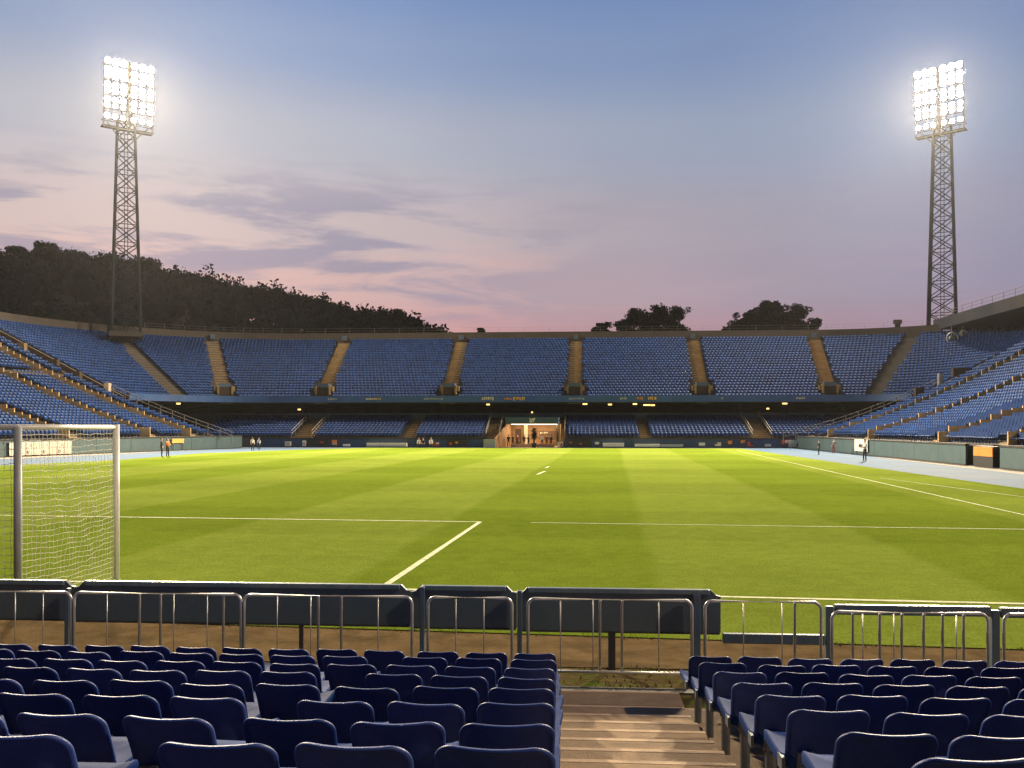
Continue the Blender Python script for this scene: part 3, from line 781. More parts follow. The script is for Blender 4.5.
# ---- left stand
LF = lambda Y: -42.5 - 0.257 * (113 - Y)
LA = Vector((-0.257, -1)).normalized()
lzf = lambda d: 1.35 + 0.33 * d + 0.0045 * d * d
NLS = 42; LSD = 0.8
lt = thing("left_grandstand", "single tier blue grandstand along the left touchline", "grandstand", (-52, 85, 0))
LY_END, LY_BEG = 107.6, 50.0
LST = [((LF(LY_END), LY_END), (-1.0, 0.0)), ((LF(LY_BEG), LY_BEG), (-1.0, 0.0))]
def stand_profile(n, dd, zf, back=1.0):
    pr = [(0.0, 0.0)]
    for k in range(n): pr += [(dd * k, zf(dd * k) + .25), (dd * (k + 1), zf(dd * k) + .25)]
    pr += [(dd * n + back, zf(dd * (n - 1)) + .25), (dd * n + back, 0)]
    return pr
mb = MB(); mb.sweep(LST, stand_profile(NLS, LSD, lzf), True); mb.build("terrace_rows", M['tier'], lt)
zt = lzf(LSD * (NLS - 1)) + .25
mb = MB(); mb.sweep(LST, [(LSD * NLS, zt), (LSD * NLS + .5, zt), (LSD * NLS + .5, zt + 1.9), (LSD * NLS, zt + 1.9)], True); mb.build("rim_wall", M['rim'], lt)
def stair_wall(par, x0, sx, Y, n, dd, zf):
    top = []
    for k in range(n):
        h = zf(dd * k) + .25 + rnd.choice((.82, .88, .92, .98, 1.05))
        top += [(dd * k, h), (dd * (k + 1), h)]
    pr = top + [(dd * n, zf(dd * (n - 1))), (0, zf(0))]
    # lower edge follows the rake
    low = [(dd * k, zf(dd * k) - .2) for k in range(n, -1, -1)]
    pr = top + low
    m_ = len(pr); mb = MB()
    vs = [(x0 + sx * r, Y, z) for r, z in pr] + [(x0 + sx * r, Y + .16, z) for r, z in pr]
    fs = [(i, (i + 1) % m_, m_ + (i + 1) % m_, m_ + i) for i in range(m_)]
    # side faces as strips between top and lower edge
    for k in range(n):
        a, b = 2 * k, 2 * k + 1; la, lb = 2 * n + (n - k), 2 * n + (n - k - 1)
        fs += [(a, b, lb, la), (m_ + a, m_ + la, m_ + lb, m_ + b)]
    mb.add(vs, fs); mb.build("stair_wall", M['stair_wall'], par)
L_AISLES = [54, 64, 75, 86.0, 97.0, 103.6]
def side_treads(n, dd, zf):
    tr = []
    for k in range(n):
        z = zf(dd * k) + .25; dz = zf(dd * (k + 1)) - zf(dd * k)
        tr += [(dd * k, dd * k + dd * .5, z + .02), (dd * k + dd * .5, dd * (k + 1), z + dz * .5 + .01)]
    return tr
for Y in L_AISLES:
    mb = MB(); stairs(mb, (LF(Y), Y), (-1, 0), 2.0, side_treads(NLS, LSD, lzf)); sw = mb.build("stairway", M['stair'], lt)
    if Y > 70: stair_wall(sw, LF(Y), -1, Y - 1.12, NLS, LSD, lzf)
# gangway half way up
kg = 22
mb = MB(); mb.sweep([((LF(LY_END) - LSD * kg, 104.5), (-1, 0)), ((LF(70) - LSD * kg, 70), (-1, 0))], [(0, lzf(LSD * kg) + .26), (.5, lzf(LSD * kg) + .26), (.5, lzf(LSD * kg) + .5), (.06, lzf(LSD * kg) + .5)], True)
mb.build("gangway_kerb", M['divider'], lt)
def end_rail(mb, x0, sx, Y, zf, d0, d1):
    for dz in (0.7, 1.15): mb.tube([(x0 + sx * d, Y, zf(d) + .25 + dz) for d in np.linspace(d0, d1, 9)], 0.045, 4)
    for d in np.arange(d0, d1, 1.5): mb.tube([(x0 + sx * d, Y, zf(d)), (x0 + sx * d, Y, zf(d) + 1.45)], 0.05, 4)
mb = MB(); end_rail(mb, LF(LY_END), -1, LY_END - .15, lzf, -2.0, 14); mb.build("end_railing", M['grey_steel'], lt)
mb = MB(); stairs(mb, (LF(LY_END), LY_END - .5), (-1, 0), .8, side_treads(NLS, LSD, lzf)); mb.build("end_stair", M['divider'], lt)
for d, w, h, m in ((17.5, 1.2, .8, 'divider'), (21, 2.4, .5, 'divider'), (24.5, 1.0, .7, 'stair'), (13.5, .6, 1.2, 'cream')):
    mb = MB(); x = LF(LY_END) - d; mb.bb(x - w / 2, x + w / 2, LY_END - .9, LY_END - .25, lzf(d), lzf(d) + .25 + h); mb.build("concrete_cheek", M[m], lt)
for k in range(NLS):
    if k == kg: continue
    d = LSD * (k + .62)
    rr_ = rnd.uniform(0, .5)
    n = int((LY_END - 1.2 - LY_BEG) / (0.52 * abs(LA.y)))
    for i in range(n):
        Y = LY_END - 1.2 - i * 0.52 * abs(LA.y)
        if any(abs(Y - a) < 1.3 for a in L_AISLES): continue
        seatpos.append((LF(Y) - d, Y, lzf(LSD * k) + .25, -LA.y, LA.x, 'left'))

# ---- right stand
rzf = lambda d: 1.30 + 0.27 * d + 0.0072 * d * d
RF = lambda Y: 28.5
NRS = 34; RSD = 0.8
rt = thing("right_grandstand", "blue grandstand under a dark cantilever roof along the right touchline", "grandstand", (40, 85, 0))
RY_END, RY_BEG = 112.6, 44.0
RST = [((28.5, RY_BEG), (1.0, 0.0)), ((28.5, RY_END), (1.0, 0.0))]
mb = MB(); mb.sweep(RST, stand_profile(NRS, RSD, rzf, 3.0), True); mb.build("terrace_rows", M['tier'], rt)
R_AISLES = [51.5, 62.6, 74.0, 91.0, 105.0]
for Y in R_AISLES:
    mb = MB(); stairs(mb, (28.5, Y), (1, 0), 2.0, side_treads(NRS, RSD, rzf)); sw = mb.build("stairway", M['stair'], rt)
    if Y > 55: stair_wall(sw, 28.5, 1, Y - 1.12, NRS, RSD, rzf)
mb = MB(); end_rail(mb, 28.5, 1, RY_END - .15, rzf, -3.0, 16); mb.build("end_railing", M['grey_steel'], rt)
mb = MB(); stairs(mb, (28.5, RY_END - .6), (1, 0), .9, side_treads(NRS, RSD, rzf)); mb.build("end_stair", M['stair'], rt)
for d, w, h, m in ((13.0, 1.0, 1.2, 'divider'), (15.5, .5, 1.7, 'grey'), (18.5, 3.2, .8, 'divider')):
    mb = MB(); x = 28.5 + d; mb.bb(x - w / 2, x + w / 2, RY_END - .9, RY_END - .3, rzf(d), rzf(d) + .25 + h); mb.build("concrete_cheek", M[m], rt)
for k in range(NRS):
    d = RSD * (k + .62)
    Y = RY_END - 1.4
    while Y > RY_BEG:
        if not any(abs(Y - a) < 1.3 for a in R_AISLES):
            seatpos.append((28.5 + d, Y, rzf(RSD * k) + .25, -1, 0, ('right', k, Y)))
        Y -= 0.52
zr0, zr1 = 16.95, 18.5
mb = MB(); mb.bb(53.4, 72, 40, 137.5, zr0 + .1, zr1 - .05); rf = mb.build("roof", M['roof'], rt)
mb = MB(); mb.bb(53.0, 53.39, 40, 137.5, zr0, zr1); mb.build("fascia", M['fascia'], rf)
mb = MB()
for z in (18.95, 19.4): mb.tube([(53.2, 40, z), (53.2, 137.4, z)], .03, 4)
for y in range(41, 138, 3): mb.tube([(53.2, y, zr1 - .05), (53.2, y, 19.45)], .035, 4)
mb.build("roof_railing", M['grey_steel'], rf)
mb = MB(); mb.bb(62.5, 63, 40, 116, 0, zr0 + .08); mb.bb(62.5, 72, 139, 139.4, 0, zr0 + .08); mb.build("back_wall", M['roof'], rt)
for y in range(46, 118, 8):
    mb = MB(); mb.bb(57.0, 57.35, y, y + .35, 10, zr0 + .09); mb.build("roof_column", M['void'], rt)
for px, py, r in ((952.5, 338, .75), (964, 334.5, .5)):
    p = at_y(px, py, 131); mb = MB()
    ring = [(p.x + r * math.cos(a), 131.0, p.z + r * math.sin(a)) for a in np.linspace(0, 2 * math.pi, 17)]
    mb.tube(ring, .14, 6); mb.tube([(p.x, 131, p.z), (p.x, 131.5, p.z)], r * .45, 10); mb.box((p.x, 131.3, p.z + (zr0 - p.z) / 2), (.08, .08, max(.2, zr0 - p.z)))
    mb.build("loudspeaker", M['grey'], rt)
mb = MB(); p = at_y(900, 325, 141); mb.bb(p.x - .35, p.x + .35, 141.8, 142.3, 17.6, 18.5); mb.bb(p.x - .55, p.x + .55, 141.7, 142.4, 18.5, 19.1)
tag(mb.build("rim_hut", M['rim']), "small brown hut on the rim wall left of the right floodlight", "hut")

# ------------------------------------------------------------------ seats of the stands
S_V, S_F = [], []
tm = MB()
tm.box((0, 0.13, 0.43), (0.47, 0.40, 0.07)); tm.box((0, -0.10, 0.63), (0.475, 0.06, 0.40), Y=(0, .97, .2), Z=(0, -.2, .97)); tm.box((0, -0.05, 0.2), (.06, .06, .4))
TV = np.array(tm.v); TF = np.array(tm.f)
def in_frame(s):
    p = project(s[0], s[1], s[2] + .5)
    return p is not None and 0 < p[0] < 1024 and 0 < p[1] < 768
cand = sorted([i for i, s in enumerate(seatpos) if isinstance(s[5], tuple) and in_frame(s)], key=lambda i: project(*seatpos[i][:3])[2])
single = set(cand[:max(0, 298 - n_near)])
sm = bpy.data.meshes.new("stadium_seat_shell"); sm.from_pydata([tuple(v) for v in TV], [], [tuple(int(q) for q in f) for f in TF]); sm.materials.append(M['seat_far']); sm.update()
sproto = bpy.data.objects.new("blue_seat", sm); first = True
rows_seen = {}
for i in sorted(single, key=lambda i: (seatpos[i][5][1], -seatpos[i][1])):
    x, y, z, fx, fy, (nm, k, Y) = seatpos[i]
    o = sproto if first else sproto.copy(); first = False
    COL.objects.link(o)
    o.location = (x, y, z); o.rotation_euler = (0, 0, math.atan2(-fx, fy) + rnd.gauss(0, .03))
    ai = min(R_AISLES, key=lambda a: abs(a - y)); beyond = y > ai
    nth = int((abs(y - ai) - 1.3) / .52)
    an = {51.5: "stairs cut off by the right edge", 62.6: "stairs above the orange sign", 74.0: "stairs above the teal wall's middle", 91.0: "stairs above the white sign", 105.0: "stairs nearest the far corner"}[ai]
    tag(o, f"blue seat in {ordinal(k)} row up, {ordinal(nth)} {'beyond' if beyond else 'before'} the {an}", "seat", "nearest blue seats of the right grandstand")
rest = [s for i, s in enumerate(seatpos) if i not in single]
nS = len(rest); A = np.array([s[:5] for s in rest])
rng = np.random.default_rng(3)
yaw = np.arctan2(-A[:, 3], A[:, 4]) + rng.normal(0, .03, nS); cy, sy = np.cos(yaw)[:, None], np.sin(yaw)[:, None]
V = np.empty((nS, len(TV), 3))
V[:, :, 0] = A[:, 0:1] + cy * TV[None, :, 0] - sy * TV[None, :, 1]
V[:, :, 1] = A[:, 1:2] + sy * TV[None, :, 0] + cy * TV[None, :, 1]
V[:, :, 2] = A[:, 2:3] + TV[None, :, 2]
F = (TF[None] + (np.arange(nS) * len(TV))[:, None, None]).reshape(-1, 4)
me = bpy.data.meshes.new("stadium_seats")
me.vertices.add(nS * len(TV)); me.vertices.foreach_set("co", V.reshape(-1))
me.loops.add(F.size); me.loops.foreach_set("vertex_index", F.reshape(-1).astype(np.int32))
me.polygons.add(len(F)); me.polygons.foreach_set("loop_start", np.arange(0, F.size, 4, dtype=np.int32)); me.polygons.foreach_set("loop_total", np.full(len(F), 4, dtype=np.int32))
me.update(calc_edges=True); me.materials.append(M['seat_far'])
o = bpy.data.objects.new("stadium_seats", me); COL.objects.link(o)
tag(o, "thousands of small blue seats filling the far and side grandstands", "seats", kind="stuff")
print("seats", nS, "near", n_near, "single", len(single))

# ------------------------------------------------------------------ perimeter walls
def wall(label, pts, z0, z1, m, seg=4.2, coping=True):
    t = thing("perimeter_wall", label, "wall", (pts[0][0], pts[0][1], 0))
    for a, b in zip(pts, pts[1:]):
        a = Vector((*a, 0)); b = Vector((*b, 0)); d = b - a; L_ = d.length; d.normalize(); q = Vector((-d.y, d.x, 0))
        n = max(1, round(L_ / seg))
        for i in range(n):
            c = a + d * (L_ * (i + .5) / n); mb = MB(); h = z1 + rnd.uniform(-.02, .02)
            mb.box((c.x, c.y, (z0 + h) / 2), (L_ / n - .04, .18, h - z0), X=d, Y=q); mb.build("panel", m, t)
        c = (a + b) / 2
        if coping:
            mb = MB(); mb.box((c.x, c.y, z1 + .09), (L_, .3, .13), X=d, Y=q); mb.build("coping", M['coping'], t)
        mb = MB(); mb.box((c.x, c.y, .03), (L_, .26, .07), X=d, Y=q); mb.build("plinth", M['coping'], t)
    return t
wall("teal panelled wall along the foot of the left grandstand", [(LF(112) + .35, 112), (LF(50) + .35, 50)], 0, 1.45, M['teal_wall'], 5.0)
wall("navy wall along the foot of the far grandstand, left of the tunnel", [(-43, 116.3), (TUN[0] - 1.8, 116.3)], 0, 1.12, M['navy_wall'])
wall("navy wall along the foot of the far grandstand, right of the tunnel", [(TUN[1] + .8, 116.3), (28, 116.3)], 0, 1.12, M['navy_wall'])
wr = wall("teal panelled wall along the foot of the right grandstand", [(28.1, 116.2), (28.1, 66.8)], 0, 1.38, M['teal_wall'], 5.0)
wall("teal wall at the right edge, past the orange sign", [(28.1, 61.6), (28.1, 44)], 0, 1.38, M['teal_wall'], 5.0)
# apron: pale strip along walls
mb = MB()
mb.add([(24.2, 12, -.003), (28.05, 12, -.003), (28.05, 84, -.003), (27.0, 84, -.003)], [(0, 1, 2, 3)])
mb.add([(LF(104) + .4, 104, -.003), (LF(50) + .4, 50, -.003), (LF(50) + 5.2, 50, -.003), (LF(80) + 4.2, 80, -.003), (LF(104) + 1.0, 104, -.003)], [(0, 1, 2, 3, 4)])
tag(mb.build("track_apron", M['apron']), "pale apron strip beside the side walls", "path", kind="structure")

# signs and boards
def board(name, label, cat, a, b, z0, z1, m, depth=0.08, marks=None, group=None, legs=False):
    a = Vector((*a, 0)); b = Vector((*b, 0)); d = b - a; L_ = d.length; d.normalize(); q = Vector((-d.y, d.x, 0))
    if q.y > 0 and abs(q.y) > .5: q = -q
    c = (a + b) / 2
    t = thing(name, label, cat, (c.x, c.y, 0), group)
    mb = MB(); mb.box((c.x, c.y, (z0 + z1) / 2), (L_, depth, z1 - z0), X=d, Y=q); pn = mb.build("panel", m, t)
    if legs or z0 > 0.03:
        mb = MB()
        for s in (-.4, .4):
            p = c + d * L_ * s; mb.box((p.x, p.y, z0 / 2), (.07, depth * .8, z0), X=d, Y=q)
        if z0 > 0.03: mb.build("support", M['coping'], t)
    for (u0, u1, w0, w1, mm) in marks or []:
        mb = MB(); p = a + d * L_ * (u0 + u1) / 2 + q * (depth / 2 + .012)
        mb.box((p.x, p.y, z0 + (z1 - z0) * (w0 + w1) / 2), (L_ * (u1 - u0), .02, (z1 - z0) * (w1 - w0)), X=d, Y=q); mb.build("marking", mm, pn)
    return t
def far_board(name, label, cat, px0, px1, y0, y1, m, marks=None, Y=115.7, depth=.1, **k):
    p = at_y(px0, y1, Y); q = at_y(px1, y0, Y)
    return board(name, label, cat, (p.x, Y), (q.x, Y), max(0.0, p.z), q.z, m, depth, marks, **k)
far_board("sideline_bench", "long white bench at the far wall left of the tunnel", "bench", 367, 407, 443, 446.6, M['white'], depth=.5, marks=[(.02, .98, .1, .35, M['grey'])])
far_board("sideline_bench", "long white bench at the far wall just right of the tunnel", "bench", 603, 624, 443, 446.6, M['white'], depth=.5)
far_board("sideline_bench", "low white bench at the far wall, second right of the tunnel", "bench", 635, 660, 444, 446.6, M['white'], depth=.5)
far_board("sideline_bench", "lowest white bench at the far wall, third right of the tunnel", "bench", 661, 683, 444.6, 446.8, M['grey'], depth=.5)
far_board("sign", "small cream sign at the stairs in the far left corner", "sign", 285, 291, 441.5, 446, M['cream'], [(.2, .8, .3, .7, M['grey'])])
far_board("sign", "white and red sign left of the dark dugout board", "sign", 302.5, 306, 440.5, 446, M['white'], [(.3, .7, .3, .6, M['red'])])
far_board("dugout_board", "long black board at the far wall in the left corner", "board", 307, 329, 439.5, 446, M['black'], [(.6, .75, .45, .7, M['red'])])
far_board("sign", "orange and grey sign right of the long black board", "sign", 332, 336.5, 440, 445, M['orange'], [(.1, .9, .05, .35, M['grey'])])
far_board("sign", "low white sign lying at the far wall left of the bench", "sign", 343, 350, 444, 446.2, M['white'])
far_board("sign", "dark red sign at the far wall below the blue seats", "sign", 434, 439, 442.5, 446, M['red'], [(.4, 1, .6, 1, M['white'])])
far_board("dugout_board", "black board with a small orange mark left of the tunnel block", "board", 447, 467, 440, 446.3, M['black'], [(.42, .55, .45, .75, M['orange']), (.1, .25, .2, .6, M['red'])])
far_board("sign", "white and red sign at the right foot of the tunnel", "sign", 557.5, 563, 442, 446.5, M['white'], [(.55, .95, .1, .8, M['red']), (.1, .4, .5, .9, M['grey'])])
far_board("dugout_board", "black board with red marks right of the tunnel", "board", 567, 592, 440.5, 446.5, M['black'], [(.1, .2, .5, .8, M['red']), (.5, .6, .3, .6, M['red'])])
far_board("sign", "small white sign between the black board and the benches", "sign", 595, 599, 442, 444.3, M['white'])
far_board("sign", "small white oval-topped sign under the right lower seats", "sign", 699, 705, 442.7, 445.6, M['white'])
far_board("sign", "cream triangular-looking sign with dark edge on the far wall", "sign", 715, 721, 442.4, 446, M['cream'], [(.0, .35, .5, 1, M['black'])])
far_board("sign", "orange sign on the far wall under the right lower seats", "sign", 728, 732, 440.7, 444, M['orange'])
far_board("sign", "orange-red sign on the far wall next to the far right stairs", "sign", 741, 745, 440.2, 443, M['orange'], [(.6, 1, 0, .5, M['red'])])
far_board("sign", "maroon sign on the far wall below the far right stairs", "sign", 748, 753, 442, 446, M['red'], [(.5, 1, .3, 1, M['black'])])
far_board("sign", "pale pinkish sign low on the far wall right corner", "sign", 765, 771, 444, 446.6, M['grey'])
far_board("sign", "red and white sign beside the white corner board", "sign", 782, 788, 440, 443.6, M['red'], [(.5, .95, .3, .9, M['white'])])
far_board("sign", "white corner board with a dark mark in the far right corner", "sign", 788.5, 801, 440, 447.4, M['white'], [(.65, .8, .25, .55, M['black'])])
p = (27.9, 27.9)
def yr(px): # y on right wall for a pixel column
    r = ray(px, 440); return 27.9 * r[1] / r[0]
y0, y1 = yr(855), yr(868)
board("sign", "square white sign with a dark emblem on the right wall behind a standing person", "sign", (27.88, y1), (27.88, y0), 0.32, 1.5, M['white'], .06, [(.35, .65, .35, .6, M['black']), (.42, .58, .28, .36, M['grey'])])
y0, y1 = yr(972.5), yr(992)
t = board("control_box", "orange topped dark control box in the gap of the right wall", "box", (28.3, y1), (28.3, y0), 0.0, 0.72, M['black'], .7, None)
mb = MB(); mb.bb(27.94, 28.0, y1 + .05, (y0 + y1) / 2 + .55, .73, 1.36); mb.build("orange_panel", M['orange'], t)
mb = MB(); mb.bb(27.94, 28.0, (y0 + y1) / 2 + .58, y0 - .05, .73, 1.36); mb.build("orange_panel", M['orange'], t)
mb = MB(); mb.bb(28.01, 28.6, y1, y0, .721, 1.42); mb.build("housing", M['black'], t)
mb = MB(); mb.bb(28.5, 28.9, 61.7, 66.7, 0, 1.2); mb.build("recess_wall", M['roof'], wr)
def yl(px):
    r = ray(px, 440); k = r[0] / r[1]    # X = k Y ; X = LF(Y)+.2
    return (-42.5 - .257 * 113 + .55) / (k - .257)
a, b = yl(8), yl(71)
t = thing("panelled_hoarding", "cream hoarding of framed panels on the left wall behind the goal", "hoarding", (LF(b) + .6, b, 0))
n = 8
for i in range(n):
    ya_ = a + (b - a) * i / n + .04; yb_ = a + (b - a) * (i + 1) / n - .04
    d = Vector((LF(yb_) - LF(ya_), yb_ - ya_, 0)); L_ = d.length; d.normalize(); q = Vector((-d.y, d.x, 0)); cy_ = (ya_ + yb_) / 2; cx_ = LF(cy_) + .62
    mb = MB(); mb.box((cx_, cy_, .72), (L_, .08, 1.22), X=d, Y=q); pn = mb.build("panel", M['cream'], t)
    mb = MB()
    mb.box((cx_ + .06, cy_, .75), (L_ * .94, .02, .05), X=d, Y=q)
    if i in (2, 4, 6): mb.box((cx_ + .06, cy_ + .1, 1.0), (.3, .02, .3), X=d, Y=q); mb.box((cx_ + .06, cy_ - .2, .4), (.22, .02, .3), X=d, Y=q)
    mb.build("marking", M['grey'], pn)
y_ = yl(172)
board("sign", "amber sign on the left wall beside two standing stewards", "sign", (LF(y_) + .58, y_ - .1), (LF(y_ + 1.9) + .58, y_ + 1.9), .85, 1.35, M['amber'], .05)

# ------------------------------------------------------------------ people
def body_mesh(sit=False, arms=0):
    H = 1.75
    if not sit:
        V_ = dict(pel=(0, 0, .94), belly=(0, .01, 1.10), chest=(0, 0, 1.30), neck=(0, .0, 1.48), chin=(0, .015, 1.56), head=(0, .015, 1.67), top=(0, .01, 1.735),
                  lh=(-.09, 0, .90), lk=(-.11, .02, .50), la=(-.12, 0, .10), lt=(-.13, .14, .035), rh=(.09, 0, .90), rk=(.11, .06, .50), ra=(.13, .02, .10), rt=(.14, .16, .035),
                  ls=(-.18, 0, 1.40), le=(-.25, .0, 1.13), lw=(-.22, .12, .90), lf=(-.21, .15, .80), rs=(.18, 0, 1.40), re=(.25, .0, 1.13), rw=(.22, .10, .90), rf=(.21, .13, .80))
        if arms: V_.update(re=(.24, .12, 1.18), rw=(.08, .26, 1.22), rf=(.0, .28, 1.24), le=(-.24, .1, 1.18), lw=(-.08, .24, 1.15), lf=(0, .27, 1.16))
    else:
        V_ = dict(pel=(0, 0, .48), belly=(0, .0, .64), chest=(0, -.02, .84), neck=(0, 0, 1.02), chin=(0, .02, 1.10), head=(0, .03, 1.21), top=(0, .02, 1.275),
                  lh=(-.09, .03, .47), lk=(-.12, .42, .46), la=(-.12, .40, .10), lt=(-.13, .54, .035), rh=(.09, .03, .47), rk=(.13, .42, .46), ra=(.14, .42, .10), rt=(.15, .56, .035),
                  ls=(-.18, -.01, .94), le=(-.24, .08, .70), lw=(-.16, .28, .56), lf=(-.13, .36, .54), rs=(.18, -.01, .94), re=(.24, .08, .70), rw=(.16, .28, .56), rf=(.13, .36, .54))
    RAD = dict(pel=.135, belly=.125, chest=.14, neck=.058, chin=.075, head=.095, top=.05, lh=.09, lk=.062, la=.045, lt=.036, rh=.09, rk=.062, ra=.045, rt=.036,
               ls=.068, le=.046, lw=.034, lf=.036, rs=.068, re=.046, rw=.034, rf=.036)
    E_ = [('pel', 'belly'), ('belly', 'chest'), ('chest', 'neck'), ('neck', 'chin'), ('chin', 'head'), ('head', 'top'), ('pel', 'lh'), ('lh', 'lk'), ('lk', 'la'), ('la', 'lt'),
          ('pel', 'rh'), ('rh', 'rk'), ('rk', 'ra'), ('ra', 'rt'), ('chest', 'ls'), ('ls', 'le'), ('le', 'lw'), ('lw', 'lf'), ('chest', 'rs'), ('rs', 're'), ('re', 'rw'), ('rw', 'rf')]
    keys = list(V_); ix = {k: i for i, k in enumerate(keys)}
    me = bpy.data.meshes.new("skel"); me.from_pydata([V_[k] for k in keys], [(ix[a], ix[b]) for a, b in E_], []); me.update()
    o = bpy.data.objects.new("skel", me); COL.objects.link(o)
    md = o.modifiers.new("skin", 'SKIN'); sl = me.skin_vertices[0].data
    for k in keys: sl[ix[k]].radius = (RAD[k], RAD[k]); sl[ix[k]].use_root = (k == 'pel')
    ss = o.modifiers.new("ss", 'SUBSURF'); ss.levels = 1; ss.render_levels = 1
    dg = bpy.context.evaluated_depsgraph_get(); out = bpy.data.meshes.new_from_object(o.evaluated_get(dg))
    bpy.data.objects.remove(o)
    hz = V_['neck'][2] + .03; wz = V_['pel'][2] - .0
    P_ = {k: Vector(V_[k]) for k in keys}
    for i in range(4): out.materials.append(M['skin'])
    for p in out.polygons:
        c = Vector(p.center)
        near = min(keys, key=lambda k: (P_[k] - c).length / (RAD[k] + .05))
        if near in ('neck', 'chin', 'head', 'top', 'lf', 'rf', 'lw', 'rw'): p.material_index = 0
        elif near in ('lt', 'rt'): p.material_index = 3
        elif near in ('lk', 'rk', 'la', 'ra', 'lh', 'rh', 'pel'): p.material_index = 2
        else: p.material_index = 1
        p.use_smooth = True
    mb = MB()
    h = P_['head'] + Vector((0, -.015, .02))
    vs = []; fs = []
    for i in range(6):
        el = R(-10 + i * 19)
        for j in range(12):
            az = 2 * math.pi * j / 12; rr = .108
            zz = max(-.05, math.sin(el) * rr * 1.05); fr = 1 if math.sin(az) < .35 else .82
            vs.append((h.x + rr * math.cos(el) * math.cos(az), h.y + rr * fr * math.cos(el) * math.sin(az), h.z + zz + (.045 if math.sin(az) > .35 and i == 0 else 0)))
    for i in range(5):
        for j in range(12): fs.append((i * 12 + j, i * 12 + (j + 1) % 12, (i + 1) * 12 + (j + 1) % 12, (i + 1) * 12 + j))
    mb.add(vs, fs + [tuple(60 + j for j in range(12))])
    hair = bpy.data.meshes.new("hair"); hair.from_pydata(mb.v, [], mb.f); hair.materials.append(M['hair']); hair.update()
    return out, hair
BODY = {'stand': body_mesh(), 'arms': body_mesh(arms=1), 'sit': body_mesh(True)}
def person(x, y, z, face, pose, shirt, legs, label, height=1.72, group=None):
    b, h = BODY[pose]
    t = thing("person", label, "person", (x, y, z), group); t.rotation_euler = (0, 0, face); s = height / 1.75; t.scale = (s, s, s)
    o = bpy.data.objects.new("body", b); COL.objects.link(o); o.parent = t
    for i, m in enumerate((M['skin'], shirt, legs, M['shoe'])):
        o.material_slots[i].link = 'OBJECT'; o.material_slots[i].material = m
    g = bpy.data.objects.new("hair", h); COL.objects.link(g); g.parent = t
D_, W_, O_, RD_, G_ = M['cloth_dark'], M['cloth_white'], M['cloth_orange'], M['cloth_red'], M['cloth_grey']
q = at_z(865, 462); person(q.x, q.y, 0, 1.9, 'arms', W_, D_, "person in white shirt and dark trousers on the track by the white sign", 1.74)
q = at_z(819, 455); person(q.x, q.y, 0, 1.4, 'stand', D_, D_, "person in dark clothes on the track, leftmost of three by the right wall", 1.45)
q = at_z(834, 453.5); person(q.x, q.y, 0, 2.2, 'stand', G_, RD_, "person in grey top and maroon trousers close to the right wall", 1.5)
q = at_z(161.5, 457); person(q.x, q.y, 0, -1.2, 'stand', D_, D_, "person all in dark clothes on the left track beside an orange vest", 1.72)
q = at_z(167.5, 457.2); person(q.x, q.y, 0, -2.0, 'arms', O_, D_, "person in orange vest and dark trousers on the left track", 1.68)
q = at_z(252.5, 451); person(q.x, q.y, 0, -2.6, 'stand', W_, D_, "person in white top near the far left corner, left of a pair", 1.5)
q = at_z(259, 450.5); person(q.x, q.y, 0, 2.8, 'stand', W_, D_, "person in white top near the far left corner, right of a pair", 1.45)
# seated substitutes
far_board("sideline_bench", "low dark bench with three seated substitutes at the far wall", "bench", 415, 434, 443.6, 444.6, M['black'], Y=115.4, depth=.4)
for i, (px, sh) in enumerate(((419, W_), (423.2, D_), (431, W_))):
    q = at_y(px, 440, 115.4); person(q.x, 115.4, 0.0, math.pi + .1 * i, 'sit', sh, D_, ["person in white seated at the left end of the dark bench", "person in dark top seated on the dark bench", "person in white seated at the right end of the dark bench"][i])
for i, (px, Y, pose, sh, lg, lb) in enumerate(((508.5, 119.5, 'stand', D_, D_, "person in dark clothes furthest left in the lit tunnel"), (513, 120.2, 'arms', D_, D_, "person in dark clothes in the tunnel, second from its left wall"),
        (517.5, 121, 'stand', RD_, D_, "person in maroon top in the tunnel, left of the cream pillar"), (524, 119, 'stand', D_, D_, "person in dark clothes standing before the cream pillar"),
        (528.5, 118.8, 'arms', D_, D_, "person in dark clothes just left of the potted plant"), (542, 119.3, 'stand', W_, RD_, "person in pale top right of the potted plant"),
        (546.5, 119.8, 'stand', RD_, D_, "person in maroon top before the tunnel sign panel"), (551, 118.9, 'stand', D_, D_, "person in dark clothes furthest right in the tunnel"))):
    q = at_y(px, 440, Y); person(q.x, Y, 0.02, math.pi + rnd.uniform(-1, 1), pose, sh, lg, lb, 1.62, "people waiting in the tunnel")

